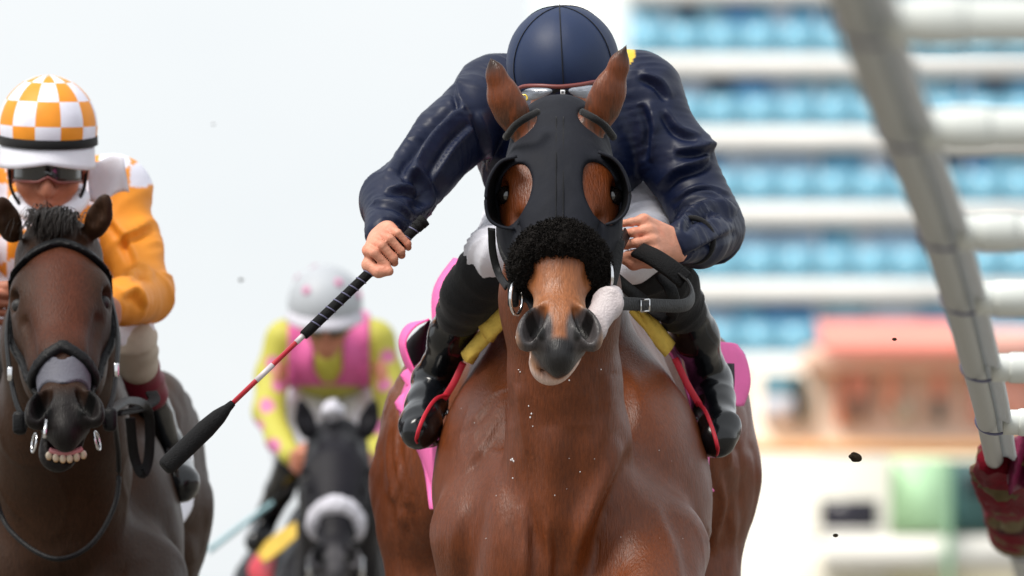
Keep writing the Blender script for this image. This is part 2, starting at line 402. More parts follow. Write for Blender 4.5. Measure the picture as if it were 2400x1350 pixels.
def horse_body(F, p, legs, hs=1.0):
    """trunk, neck stub and legs; p maps photo pixels of the leading horse and a depth to this horse's world points"""
    m = lambda px, y=.6: S(px, y)
    F.chain([p(1318, 640, .80), p(1325, 740, 1.0), p(1328, 800, 1.5), p(1325, 790, 1.9)], [.085, .105, .16, .2], .08)
    F.chain([p(1325, 770, .95), p(1330, 930, 1.0)], [.12, .20], .05)
    # ribcage and shoulders
    F.ell(p(1335, 1150, 1.12), (m(300), .50, m(385)), None, .10)
    F.ell(p(1335, 1080, 1.5), (m(300), .60, m(330)), None, .10)
    for s, cx in ((-1, 1150), (1, 1535)):
        F.ell(p(cx, 1130, .86), (m(122), .20, m(250)), [unit((1, 0, .22 * s)), A([0, 1., 0]), unit((-.22 * s, 0, 1))], .07)
        F.ell(p(1335 + s * 100, 1300, .60), (m(125), .14, m(240)), None, .10)       # pectorals
        F.ell(p(1335 + s * 205, 1030, .94), (m(80), .12, m(190)), [unit((1, 0, .40 * s)), A([0, 1., 0]), unit((-.40 * s, 0, 1))], .05)
    F.chain([p(1345, 1080, .36), p(1350, 1400, .33)], [.015, .03], .06, 's')
    # belly
    F.ell(p(1335, 1250, 1.6), (.25, .6, .26), None, .1)
    # hindquarters
    F.ell(p(1325, 980, 2.0), (.30, .42, .24), None, .1)
    F.ell(p(1015, 1105, 2.05), (.125, .34, .26), None, .07); F.ell(p(1640, 1045, 2.05), (.118, .34, .26), None, .07)
    F.chain([p(1000, 1150, 2.0), p(1040, 1400, 1.95)], [.12, .10], .06); F.chain([p(1648, 1120, 2.0), p(1610, 1400, 1.95)], [.118, .10], .06)
    F.chain([p(1012, 960, 1.98), p(985, 1250, 1.90)], [.06, .06], .05); F.chain([p(1640, 960, 1.98), p(1650, 1200, 1.90)], [.06, .06], .05)
    # neck
    F.chain([p(1314, 700, .44), p(1322, 880, .50), p(1332, 1040, .54), p(1336, 1180, .58)], [.108, .113, .125, .15], .02)
    # legs: (start, knee, fetlock, hoof) in world
    for st, r0, kn, fe, ho in legs:
        F.chain([st, st * .45 + kn * .55, kn], [r0, r0 * .62, .055], .05)
        F.chain([kn, kn * .5 + fe * .5, fe], [.052, .034, .040], .03)
        F.chain([fe, ho + A([0, -.01, .05])], [.038, .036], .02)
        F.cone(ho + A([0, -.01, .065]), ho + A([0, -.035, .022]), .045, .058, .015)
        F.clip(lambda X, Y, Z: np.float32(0.003) - Z)

def quarter_axes(F): pass

def make_horse(name, loc, label, T, fr, colfn, ears, wide, mouth, h, fine, voxel, neckpts, neckr, hood_neck=False, folds=None, yaw=0.0):
    T = A(T, dtype=float); c0 = A([P(1335, 1100, .6)[0], .6, 0]); cy_, sy_ = math.cos(yaw), math.sin(yaw)
    RZ = A([[cy_, -sy_, 0], [sy_, cy_, 0], [0, 0, 1.]]); p = lambda px, py, y: RZ @ (P(px, py, y) - c0) + c0 + T
    def lg(x, y, z): q = RZ @ (A([P(1335, 1000, 1)[0] + x, y, z]) - c0) + c0 + T; q[2] = z; return q
    rt = root(name, loc, label, 'horse')
    ll = []
    kx = p(1335, 1000, 1)[0]
    ll.append((p(1530, 1290, .62), .118, lg(.15, .12, .66), lg(.13, .02, .30), lg(.13, -.02, .17)))
    ll.append((p(1150, 1260, .72), .125, lg(-.15, .95, .50), lg(-.14, 1.0, .17), lg(-.14, .95, 0.0)))
    ll.append((p(1040, 1400, 1.95), .115, lg(-.20, 2.42, .56), lg(-.17, 2.30, .19), lg(-.17, 2.24, 0.0)))
    ll.append((p(1610, 1400, 1.95), .115, lg(.20, 2.20, .54), lg(.17, 2.02, .19), lg(.17, 1.96, 0.0)))
    c = p(1335, 1000, 1)
    lo = A([c[0] - .50, min(fr(0, .7, 0)[1] - .1, T[1] - .15), -.02]); hi = A([c[0] + .50, T[1] + 2.7, fr.o[2] + .28])
    lo[0] -= abs(yaw) * 2.0
    lo[0] = min(lo[0], fr.o[0] - .2); hi[0] = max(hi[0], fr.o[0] + .2)
    hc = fr(0, .3, -.06)
    F = SDF(lo, hi, h, [(hc[0] - .17, hc[0] + .17, fine)], [(hc[1] - .30, hc[1] + .28, fine)], [(hc[2] - .34, hc[2] + .46, fine)])
    horse_body(F, p, ll)
    F.chain(neckpts, neckr, .06)
    H = SDF(hc - A([.2, .42, .42]), hc + A([.2, .40, .48]), fine)
    if hood_neck: H.chain(neckpts, neckr, .06)
    head_prims(F, fr, wide, mouth); head_prims(H, fr, wide, mouth)
    for e in ears: ear_prims(F, *e)
    v, f = F.mesh(); n = vnormals(v, f)
    rel = fr.rel(v)
    # muscle and skin relief away from the head
    aw = np.clip((v[:, 1] - hc[1] - .42) / .25, 0, 1)
    q = v * A([7, 3, 4.]); r = np.abs(vnoise(q) - .5) * 2
    hq = np.clip((v[:, 1] - T[1] - 1.55) / .2, 0, 1)
    q2 = (v + .03 * np.stack([vnoise(v * 9 + 3), vnoise(v * 9 + 7), vnoise(v * 9)], 1)) * A([34, 6, 9.])
    r2 = np.abs(vnoise(q2) - .5) * 2
    v = v + n * (aw * (r * .010 - .005))[:, None] + n * (hq * -.004 * np.exp(-(r2 / .22) ** 2))[:, None]
    v = v + n * (aw * (vnoise(v * 16) * .004))[:, None]
    wv = v + .05 * np.stack([vnoise(v * 6 + 1), vnoise(v * 6 + 5), vnoise(v * 6 + 9)], 1); rv = np.abs(vnoise(wv * A([9, 7, 6])) - .5) * 2
    v = v + n * (aw * .0028 * np.exp(-(rv / .06) ** 2) * smooth01(vnoise(v * 3 + 8), .35, .6))[:, None]
    if folds: v = relax(fold2d(v, f, folds), f, 1, .3)
    o = mk('body', v, f, M['coat'] if colfn is coat_main else M['coat2'], rt, col=colfn(v, rel, n))
    for s in (-1, 1):
        ev, ef = uvsphere(fr(s * .0900 * wide, .188, -.066), (.0205 if colfn is coat_main else .0150) * fr.sc, 16, 10); mk('eye', ev, ef, M['eye'] if colfn is coat_main else M['hide'], rt)
    return rt, H, p

def uvsphere(c, r, nu=24, nv=14, R=None, rs=(1, 1, 1)):
    V = []; Fc = []
    for i in range(nv + 1):
        a = math.pi * i / nv
        for j in range(nu):
            b = 2 * math.pi * j / nu
            q = A([math.sin(a) * math.cos(b) * rs[0], math.sin(a) * math.sin(b) * rs[1], math.cos(a) * rs[2]]) * r
            V.append(A(c) + (q if R is None else R[0] * q[0] + R[1] * q[1] + R[2] * q[2]))
    for i in range(nv):
        for j in range(nu): Fc.append((i * nu + j, (i + 1) * nu + j, (i + 1) * nu + (j + 1) % nu, i * nu + (j + 1) % nu))
    return A(V), np.array(Fc)

def head_strap(H, fr, name, cl, th, m, parent):
    """strap that hugs the head: the head's offset shell cut to a region (negative inside)"""
    G = H.copy(); G.F = G.F - np.float32(th); G.clip(lambda X, Y, Z: cl(*fr.relgrid(X, Y, Z)).astype(np.float32) * np.float32(fr.sc))
    v, f = G.mesh(); return mk(name, relax(v, f, 1, .4), f, m, parent) if len(f) else None

def smooth01(x, a, b): t = np.clip((x - a) / (b - a), 0, 1); return t * t * (3 - 2 * t)
def mixc(c, d, t): return c * (1 - t[:, None]) + A(d) * t[:, None]

def coat_main(v, rel, n):
    w_, u, vv = rel.T; near = (np.abs(w_) < .13) & (u > -.12) & (u < .68) & (vv > -.20)
    nzv = vnoise(v * 5); c = A([.135, .031, .0058]) * (.85 + .3 * nzv)[:, None]
    c = mixc(c, (.050, .013, .005), smooth01(vnoise(v * A([3, 2, 2])), .5, .9) * .5)
    aw = np.abs(w_)
    c = mixc(c, (.30, .105, .036), near * smooth01(u, .36, .42) * .9)
    c = mixc(c, (.42, .25, .15), near * smooth01(u, .42, .47) * smooth01(aw, .03, .055) * .6)
    dk = smooth01(u - .9 * np.maximum(aw - .02, 0), .556, .576)
    c = mixc(c, (.15, .115, .105), near * smooth01(u, .56, .60) * smooth01(vv, -.10, -.07))
    c = mixc(c, (.022, .020, .021), near * dk * smooth01(vv, -.10, -.07))
    ringd = np.sqrt(((aw - .048) / .040) ** 2 + ((u - .545) / .060) ** 2)
    c = mixc(c, (.055, .048, .049), near * smooth01(-ringd, -1.05, -.75) * smooth01(vv, -.10, -.07))
    c = mixc(c, (.010, .009, .010), near * smooth01(u, .555, .575) * smooth01(vv, -.105, -.09) * smooth01(-aw, -.032, -.022))
    c = mixc(c, (.60, .44, .38), near * smooth01(u, .50, .54) * smooth01(-vv, .095, .112))            # pink chin
    for s_ in (-1, 1):
        e = ear1(s_); d = np.linalg.norm(v - e[2], axis=1); c = mixc(c, (.02, .010, .006), smooth01(-d, -.05, -.012) * .9)
        d = np.linalg.norm(v - e[0], axis=1); c = mixc(c, (.05, .02, .009), smooth01(-d, -.07, -.03) * smooth01(vnoise(v * A([150, 150, 40])), .4, .6) * .8)
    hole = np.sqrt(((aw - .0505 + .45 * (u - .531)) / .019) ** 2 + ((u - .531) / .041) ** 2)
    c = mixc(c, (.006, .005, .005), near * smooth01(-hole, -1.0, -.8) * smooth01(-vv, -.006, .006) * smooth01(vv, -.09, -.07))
    return np.clip(c, 0, 1)

# the leading bay horse
f1 = Frame(P(1312, 232, 0.0), (1, 0, .0), (-.004, -.54, -.84))
def ear1(s):
    if s < 0: return (P(1214, 288, .03), P(1178, 222, .02), P(1149, 136, .01), S(47), (-.55, -.83, .1))
    return (P(1400, 278, .03), P(1430, 210, .02), P(1468, 106, .01), S(48), (.55, -.83, .1))
h1, H1, p1 = make_horse('horse', (P(1335, 1000, 1.1)[0], 1.1, 0), 'leading bay horse with black blinker hood and pale tongue hanging out', (0, 0, 0), f1, coat_main,
    [ear1(-1), ear1(1)], 1.15, 0.0, .012, .0045, None,
    [P(1312, 330, .10), P(1314, 520, .30), P(1314, 700, .44)], [.086, .106, .108], hood_neck=True, folds=[([(1240, 1180), (1252, 1270), (1250, 1370)], -.008, 16), ([(1300, 1220), (1304, 1300), (1302, 1380)], -.007, 14), ([(1560, 1180), (1602, 1270), (1622, 1370)], -.009, 22), ([(1120, 1180), (1098, 1270), (1100, 1370)], -.008, 24), ([(1215, 900), (1222, 980), (1232, 1070)], .006, 18), ([(1432, 880), (1424, 960), (1412, 1040)], .006, 18), ([(1345, 1000), (1350, 1150), (1345, 1370)], -.008, 40), ([(1490, 1050), (1445, 1160), (1405, 1260), (1375, 1370)], -.028, 32), ([(1440, 1200), (1500, 1175), (1560, 1190)], .006, 40), ([(1185, 1010), (1215, 1120), (1225, 1300)], -.005, 44), ([(1080, 1010), (1130, 960), (1165, 900)], .004, 10), ([(1060, 1120), (1120, 1060), (1165, 980)], .004, 12), ([(1500, 790), (1570, 900), (1625, 1020)], .004, 34), ([(1480, 860), (1500, 960), (1480, 1060)], .004, 28),
  ([(1270, 930), (1285, 1050), (1300, 1180)], .004, 36), ([(1400, 930), (1400, 1040), (1385, 1150)], .004, 36), ([(950, 930), (935, 1050), (955, 1150), (985, 1250)], -.009, 8), ([(925, 980), (918, 1080), (938, 1180), (965, 1270)], -.008, 7), ([(965, 990), (962, 1080), (985, 1190)], -.007, 7), ([(900, 1130), (935, 1160), (985, 1170)], -.005, 6), ([(905, 1180), (945, 1200), (1000, 1195)], -.005, 6), ([(1735, 900), (1722, 1000), (1730, 1100)], -.010, 14), ([(1700, 1100), (1715, 1180), (1690, 1290)], -.012, 16)])
# hood
EARP = []
G = H1.copy(); G.F -= np.float32(.006)
def hood_clip(X, Y, Z):
    w_, u, v = f1.relgrid(X, Y, Z); d = u - .355 + .0 * v
    return (np.maximum(np.maximum(d, -u - .14), -v - .26) * f1.sc).astype(np.float32)
G.clip(hood_clip)
for s in (-1, 1):
    c = P(1310 + s * 112, 452, -.12)
    if s > 0: c = P(1413, 448, -.12)
    tilt = s * -.34
    R = [unit((1, 0, -tilt)), A([0, 1., 0]), unit((tilt, 0, 1))]
    G.ell(c, (S(44), .12, S(84)), R, .004, 's')
    b = ear1(s)[0]; G.cone(b, ear1(s)[1], S(46), S(44), .006, 's')
    e_ = [P(1312 + s * x, y, d) for x, y, d in ((126, 322, -.02), (104, 294, -.07), (78, 276, -.085), (52, 262, -.06))]
    EARP.append(e_)
v, f = G.mesh(); v = relax(v, f, 2, .5); hn_ = vnormals(v, f); v = v + hn_ * ((vnoise(v * A([30, 30, 14.])) - .5) * .0035 + (vnoise(v * A([70, 70, 30.])) - .5) * .0014)[:, None]
hood = mk('blinker_hood', v, f, M['hood'], h1)
for e_ in EARP: tube('ear_binding', e_, .0075, M['suede'], hood, 5, 8)
# seam down the middle of the hood and ear piping
sp = []
for u in np.linspace(.02, .35, 20): sp.append(f1(.006 + .006 * math.sin(u * 9), u, .0))
def on_surface(H, fr, w_, u, off=.0, lo=-.2, hi=.12):
    """v of the head's surface at (w,u) found along the face normal"""
    for v_ in np.linspace(hi, lo, 160):
        q = fr(w_, u, v_); ii = [int(np.clip(np.searchsorted(a, x), 0, len(a) - 1)) for a, x in zip(H.ax, q)]
        if H.F[ii[0], ii[1], ii[2]] < off: return v_
    return lo
for w0 in (-.007, .007):
    pts = [f1(w0, u, on_surface(H1, f1, w0, u, .006) + .0015) for u in np.linspace(.03, .34, 10)]
    tube('seam', pts, .0009, M['suede'], hood, 4, 6, up=(1, 0, 0))
# blinker cups
def cup(rim, base, name):
    rim = catmull(rim, 5); base = catmull(base, 5); g = []
    for k in range(9):
        t = k / 8; bul = math.sin(t * math.pi) * .010
        g.append([base[i] * (1 - t) + rim[i] * t + A([np.sign(rim[i][0] - P(1310, 0, 0)[0]) * bul, 0, 0]) for i in range(len(rim))])
    o = sheet(name, g, .004, M['leather'], hood)
    tube('rim', rim, .0032, M['hood'], o, 1, 8)
    return o
cup([P(x, y, -.115) for x, y in ((1212, 366), (1172, 380), (1146, 420), (1138, 470), (1146, 512), (1172, 531), (1206, 537))],
    [P(x, y, d) for x, y, d in ((1222, 378, -.02), (1204, 392, .02), (1196, 430, .03), (1194, 470, .03), (1198, 500, .02), (1210, 520, .0), (1222, 530, -.03))], 'blinker_cup')
cup([P(x, y, -.115) for x, y in ((1402, 356), (1438, 372), (1462, 402), (1476, 448), (1470, 490), (1450, 515), (1420, 527))],
    [P(x, y, d) for x, y, d in ((1392, 372, -.02), (1408, 384, .02), (1418, 416, .03), (1422, 455, .03), (1418, 485, .02), (1408, 505, .0), (1398, 520, -.03))], 'blinker_cup')
# fleece noseband: an uneven woolly roll round the nose
def fleece(name, fr, parent, m, uc, hw, vc, hv, r, dens, voxel=.004, a0=-.62, amp=.012, fq=75):
    lo = fr(0, uc, vc) - .22; hi = fr(0, uc, vc) + .22; Fl = SDF(lo, hi, voxel); pts = []; rs = []
    for i in range(25):
        a = math.pi * (a0 + (1 - 2 * a0) * i / 24)
        lf = max(0, -math.sin(a)); pts.append(fr(hw * math.cos(a), uc + .03 * (1 - max(math.sin(a), 0)) + .02 * lf, vc + hv * math.sin(a))); rs.append(r * (1 - .30 * abs(math.cos(a)) - .2 * lf))
    Fl.chain(pts, [x * fr.sc for x in rs], .012)
    v, f = Fl.mesh(); n = vnormals(v, f)
    d = vnoise(v * fq) * amp + vnoise(v * fq * 2.1 + 5) * amp * .55 - amp * .6
    o = mk(name, v + n * d[:, None], f, m, parent)
    # curled locks standing out of the roll
    rng = np.random.RandomState(3); pick = rng.choice(len(v), dens, replace=True); V = []; Q = []
    for i in pick:
        b = v[i]; nn = unit(n[i] + rng.normal(0, .5, 3)); t1 = unit(np.cross(nn, rng.normal(0, 1, 3))); t2 = np.cross(nn, t1); L = (.006 + .008 * rng.rand()) * fr.sc; k = len(V)
        for j in range(4):
            a = j * 2.2; c_ = b + nn * L * j / 3 + (t1 * math.cos(a) + t2 * math.sin(a)) * .0028; rr = .0022 * (1 - j / 4.5)
            V += [c_ + t1 * rr, c_ - t1 * rr * .5 + t2 * rr * .87, c_ - t1 * rr * .5 - t2 * rr * .87]
        for j in range(3):
            for e in range(3): Q.append((k + j * 3 + e, k + j * 3 + (e + 1) % 3, k + j * 3 + 3 + (e + 1) % 3, k + j * 3 + 3 + e))
    if dens: tag(mk('wool_locks', A(V), np.array(Q), m, o), kind='stuff')
    return o
fleece('sheepskin_noseband', f1, h1, M['fleece'], .337, .070, -.060, .054, .033, 6000)
# bridle straps of the leading horse
for s in (-1, 1):
    head_strap(H1, f1, 'cheek_strap', lambda w_, u, v, s=s: np.maximum(np.maximum(np.abs(v + .135 - (u - .3) * .25) - .010, np.abs(u - .30) - .18), .03 - s * w_), .011, M['leather'], h1)
def ring(name, c, r, t, nrm, m, parent, seg=28, e=1.0):
    nrm = unit(nrm); a = unit(np.cross(nrm, A([0, 0, 1.]) if abs(nrm[2]) < .9 else A([1., 0, 0]))); b = np.cross(nrm, a)
    pts = A([A(c) + a * r * math.cos(2 * math.pi * i / seg) + b * r * e * math.sin(2 * math.pi * i / seg) for i in range(seg)])
    v, f = sweep(pts, circ(t, 8), A([nrm] * seg), closed=True); return mk(name, v, f, m, parent)
ring('bit_ring', P(1210, 700, -.16), S(38), .0035, (.93, -.36, 0), M['steel'], h1)
ring('bit_ring', P(1420, 650, -.14), S(40), .0035, (-.93, -.36, 0), M['steel'], h1)
tube('bit', [P(1212, 790, -.15), P(1222, 815, -.22), P(1236, 812, -.24)], .004, M['steel'], h1)
strap('cheek_loop', [P(1152, 535, .0), P(1155, 590, .02), P(1168, 640, .02), P(1188, 672, -.05)], .016, .004, M['leather'], h1, up=(-.5, -1, 0))
strap('cheek_loop', [P(1448, 560, -.05), P(1440, 620, -.08), P(1425, 680, -.12)], .03, .006, M['leather'], h1, up=(.5, -1, 0))
boxo('bit_keeper', P(1203, 690, -.13), (.022, .02, .05), M['leather'], h1, bev=.006)
# tongue
Tg = SDF(P(1340, 860, -.30), P(1520, 600, .0), .0035)
Tg.chain([P(1352, 812, -.20), P(1388, 770, -.22), P(1424, 712, -.20), P(1440, 690, -.17)], [.018, .028, .030, .018], .02, 'u', (.45, 1, 0), .20)
Tg.chain([P(1395, 790, -.27), P(1430, 715, -.25), P(1445, 690, -.22)], [.004, .005, .004], .012, 's')
v, f = Tg.mesh(); mk('tongue', v, f, M['tongue'], h1)
# a few flecks of foam and kicked-up sand on the chest
rng = np.random.RandomState(8)

# ------------------------------------------------------------------ people
def wrinkle(v, f, bones, amp, la=26., lp=7., twist=0., seed=0, it=1):
    n = vnormals(v, f); best = np.full(len(v), 9.); S_ = np.zeros(len(v)); E1 = np.zeros(len(v)); E2 = np.zeros(len(v)); off = 0.; AM = np.ones(len(v)); BI = np.zeros(len(v))
    for bi, bn in enumerate(bones):
        a, b = A(bn[0]), A(bn[1]); am = bn[2] if len(bn) > 2 else 1.
        L = np.linalg.norm(b - a); t = unit(b - a); e1 = unit(np.cross(t, A([0, 1., .2]))); e2 = np.cross(t, e1)
        q = v - a; s = q @ t; sc = np.clip(s, 0, L); d = np.linalg.norm(q - sc[:, None] * t, axis=1) - am * 0
        k = d < best; best[k] = d[k]; S_[k] = (s + off)[k]; E1[k] = (q @ e1)[k]; E2[k] = (q @ e2)[k]; AM[k] = am; BI[k] = bi; off += L
    q = np.stack([S_ * la + E1 * twist, E1 * lp + seed, E2 * lp + BI * 0], 1)
    q = q + .9 * np.stack([vnoise(q * .5 + 11), vnoise(q * .5 + 23), vnoise(q * .5 + 37)], 1)
    r = 1 - np.abs(vnoise(q) - .5) * 2; r = r ** 2.2
    r2 = 1 - np.abs(vnoise(q * 2.3 + 9) - .5) * 2
    env = .35 + .65 * smooth01(vnoise(v * 9 + seed), .3, .7)
    d = (r - .45 + .28 * (r2 ** 2 - .4)) * amp * env * AM
    return v + n * d[:, None]

def hand_prims(F, wrist, c, g, b, o, sc=1.0, thumb=1):
    """fist closed round an axis: g little finger to forefinger, b toward the knuckles, o toward the first finger joint"""
    g, b, o, c, wrist = unit(g), unit(b), unit(o), A(c), A(wrist)
    for i, (s, l, r) in enumerate(((-.031, .86, .0074), (-.0105, .97, .0084), (.0105, 1.0, .0088), (.031, .95, .0086))):
        s *= sc; r *= sc; q = lambda B, O: c + g * s + (b * B + o * O) * sc * l
        K = q(.034, .006); kn = [K, q(.020, .030), q(-.014, .027), q(-.020, .004), q(-.008, -.012)]
        F.chain(kn[:2], [r * 1.12, r * 1.06], .004 * sc); F.chain(kn[1:4], [r * 1.06, r * .96, r * .88], .003 * sc); F.chain(kn[3:], [r * .88, r * .8], .002 * sc)
        F.cone(wrist + g * s * .5, K, .019 * sc, .0112 * sc, .012 * sc)
    t0 = wrist + g * .02 * sc + (c - wrist) * .25
    F.chain([t0, c + (g * .050 + b * .012 + o * .0) * sc, c + (g * .050 - b * .012 + o * .020) * sc, c + (g * .036 - b * .026 + o * .030) * sc], [.016 * sc, .0125 * sc, .0108 * sc, .009 * sc], .008 * sc)

def person_head(F, c, fwd, up, sc=1.0):
    """small face: cranium, jaw, nose, brow, lips, ears"""
    up = unit(up); fwd = unit(A(fwd) - up * (A(fwd) @ up)); rt = np.cross(fwd, up); R = [rt, fwd, up]; q = lambda x, y, z: A(c) + (rt * x + fwd * y + up * z) * sc
    E = lambda p, r, k=.012, op='u': F.ell(q(*p), [x * sc for x in r], R, k * sc, op)
    E((0, -.012, .035), (.077, .097, .090)); E((0, .022, -.045), (.058, .070, .075), .03); E((0, .058, -.098), (.027, .024, .022), .02)
    for s in (-1, 1):
        E((s * .045, .060, -.028), (.024, .022, .026), .02); E((s * .079, -.008, -.01), (.012, .022, .034), .01)
        E((s * .033, .090, .012), (.017, .014, .011), .012, 's'); E((s * .034, .078, .034), (.026, .015, .010), .012)
        E((s * .033, .076, .012), (.014, .012, .011), .004)
        E((s * .013, .096, -.034), (.009, .010, .008), .008); E((s * .0125, .110, -.044), (.004, .006, .006), .003, 's')
    F.chain([q(0, .088, .022), q(0, .106, -.022), q(0, .110, -.034)], [.009 * sc, .0115 * sc, .012 * sc], .012 * sc)
    F.chain([q(-.024, .078, -.066), q(0, .091, -.063), q(.024, .078, -.066)], [.005 * sc, .0075 * sc, .005 * sc], .006 * sc)
    F.chain([q(-.021, .077, -.076), q(0, .089, -.079), q(.021, .077, -.076)], [.005 * sc, .008 * sc, .005 * sc], .006 * sc)
    F.chain([q(-.027, .088, -.070), q(0, .100, -.0705), q(.027, .088, -.070)], [.0022 * sc] * 3, .004 * sc, 's')
    return Frame(c, rt, fwd, sc), R

def limbs(F, J, dr=0.0, k=.03):
    """continuous body from joints"""
    r = lambda x: x + dr
    F.chain([J['pelvis'], J['waist'], J['chest'], J['neck']], [r(.13), r(.12), r(.13), r(.055)], .05)
    F.cone(J['neck'], J['head'], r(.052), r(.05), k)
    for s in 'LR':
        F.chain([J['chest'], J['sh' + s], J['el' + s], J['wr' + s]], [r(.09), r(.058), r(.043), r(.029)], k)
        F.chain([J['pelvis'], J['kn' + s], J['an' + s]], [r(.08), r(.052), r(.034)], k)
        F.chain([J['an' + s], J['to' + s]], [r(.038), r(.034)], k)

def body_mesh(J, rt, hands, face, skin, fz=.006, fine=.003, headfine=None):
    pts = np.array(list(J.values())); lo = pts.min(0) - .2; hi = pts.max(0) + .2
    fx = [(c[0] - .075, c[0] + .075, fine) for c in [h_[1] for h_ in hands]]; fy = [(c[1] - .075, c[1] + .075, fine) for c in [h_[1] for h_ in hands]]; fzz = [(c[2] - .075, c[2] + .075, fine) for c in [h_[1] for h_ in hands]]
    if headfine:
        c = J['head']; fx.append((c[0] - .1, c[0] + .1, headfine)); fy.append((c[1] - .14, c[1] + .02, headfine)); fzz.append((c[2] - .14, c[2] + .06, headfine))
    F = SDF(lo, hi, .013, fx, fy, fzz)
    limbs(F, J, -.022); fr, R = person_head(F, J['head'], *face)
    for h_ in hands: hand_prims(F, *h_)
    v, f = F.mesh(); n = vnormals(v, f)
    c = A(skin) * (.9 + .2 * vnoise(v * 40))[:, None]
    for h_ in hands:
        d = np.linalg.norm(v - h_[1], axis=1); t = (d < .09) * smooth01(vnoise(v * 60 + 4), .45, .8) * .5; c = mixc(c, A(skin) * A([1.0, .72, .68]), t)
    rel = fr.rel(v); lip = smooth01(-((rel[:, 0] / .026) ** 2 + ((rel[:, 2] if False else rel[:, 1] * 0) / 1) ** 2), -1, -.8)
    return mk('body', v, f, M['skin'], rt, col=c)

def part_mesh(name, boxpts, h, build, m, rt, col=None, wr=None, clip=None, sm=1, iso=0.0, pad=.16, fold=None):
    b = np.array(boxpts); F = SDF(b.min(0) - pad, b.max(0) + pad, h); build(F)
    if clip: F.clip(clip)
    v, f = F.mesh(iso)
    if sm: v = relax(v, f, sm, .5)
    if wr: 
        for w_ in (wr if isinstance(wr, list) else [wr]): v = wrinkle(v, f, **w_)
        v = relax(v, f, 1, .15)
    if fold: v = fold2d(v, f, fold)
    return mk(name, v, f, m, rt, col=col(v, vnormals(v, f)) if col else None)

def half(pt, nrm):
    """clip keeping the side the normal points away from"""
    nrm = unit(nrm); pt = A(pt, dtype=float)
    return lambda X, Y, Z: ((X - pt[0]) * nrm[0] + (Y - pt[1]) * nrm[1] + (Z - pt[2]) * nrm[2]).astype(np.float32)

FOLD1 = [([(1092, 250), (1040, 300), (985, 372), (955, 428)], .022, 16), ([(1110, 300), (1060, 350), (1010, 430)], .012, 12), ([(945, 404), (985, 415), (1005, 470), (975, 505)], .018, 14),
    ([(900, 445), (950, 440), (990, 455)], .012, 10), ([(870, 470), (930, 478), (985, 520)], .008, 9), ([(1085, 165), (1075, 215), (1090, 260)], .010, 10), ([(1120, 262), (1145, 330), (1150, 400)], .012, 12),
    ([(1580, 352), (1630, 348), (1660, 340), (1690, 350)], .018, 13), ([(1540, 440), (1580, 400), (1640, 378), (1668, 352)], .016, 14), ([(1520, 240), (1535, 300), (1528, 380)], .014, 14), ([(1560, 255), (1590, 300), (1640, 320)], .012, 12),
    ([(1590, 535), (1620, 495), (1680, 478), (1725, 500)], .020, 14), ([(1585, 505), (1630, 470), (1690, 462)], .012, 10), ([(1600, 590), (1660, 560), (1720, 530)], .010, 12), ([(1500, 170), (1545, 190), (1575, 230)], .012, 12),
    ([(1575, 470), (1640, 440), (1710, 455)], .008, 9), ([(905, 500), (940, 520), (955, 545)], .007, 8), ([(880, 530), (915, 540), (945, 530)], .006, 7), ([(1000, 260), (960, 330), (900, 420)], .010, 18)]
# ---- leading jockey in navy
J1 = dict(pelvis=P(1325, 300, 1.50), waist=P(1325, 320, 1.22), chest=P(1325, 270, .95), neck=P(1322, 200, .74), head=P(1320, 185, .58),
          shL=P(1165, 225, .90), elL=P(925, 470, .70), wrL=P(903, 562, .53), shR=P(1490, 220, .90), elR=P(1662, 535, .80), wrR=P(1580, 572, .50),
          knL=P(1156, 600, .83), anL=P(1012, 890, 1.05), toL=P(990, 995, .95), knR=P(1512, 600, .83), anR=P(1668, 890, 1.05), toR=P(1682, 1020, .95))
j1 = root('jockey', (J1['pelvis'][0], 1.2, 0), 'jockey in plain navy jacket and navy cap crouching over leading bay horse', 'jockey')
WT, WB = P(988, 522, .47), P(385, 1098, .33)                              # whip ends
g1 = unit(WB - WT); c1 = WT + g1 * S(105); o1 = A([0.08, -1., .05]); o1 = unit(o1 - g1 * (o1 @ g1)); b1 = unit(np.cross(o1, g1)); b1 = b1 if b1[0] < 0 else -b1
handL = (P(896, 552, .50), c1, g1, b1, o1, 1.02)
c2 = P(1496, 556, .45); handR = (P(1584, 575, .50), c2, unit((.30, -.1, -1)), unit((.78, -.62, .10)), unit((-.70, -.70, -.15)), 1.05)
body_mesh(J1, j1, [handL, handR], ((0, -.75, -.65), (0, -.65, .75)), lin(214, 150, 124))
def navy_col(v, n):
    c = np.tile(A(lin(10, 21, 50)), (len(v), 1)); 
    d = np.linalg.norm((v - P(1464, 122, .88)) / A([S(26), .14, S(34)]), axis=1)
    return np.where((d < 1)[:, None], A(lin(226, 190, 60)), c)
def jacket1(F):
    px = lambda n, y=.85: S(n, y)
    F.chain([P(1168, 232, .95), P(1490, 222, .95)], [px(98), px(104)], .06)
    F.ell(P(1325, 330, 1.05), (px(205), .28, px(185)), None, .06); F.ell(P(1325, 395, 1.0), (px(180), .25, px(120)), None, .06)
    F.cone(P(1325, 300, 1.1), P(1325, 320, 1.5), .16, .13, .06)
    F.chain([P(1160, 226, .92), P(1060, 322, .84), P(926, 474, .70), P(902, 545, .55)], [px(92), px(76), px(73), px(46)], .035)
    F.chain([P(1120, 250, .84), P(1010, 395, .74)], [px(72), px(62)], .03)
    F.chain([P(1500, 226, .92), P(1588, 375, .88), P(1662, 530, .82)], [px(92), px(80), px(78)], .035)
    F.chain([P(1662, 535, .82), P(1640, 560, .64), P(1590, 572, .51)], [px(78), px(60), px(46)], .03)
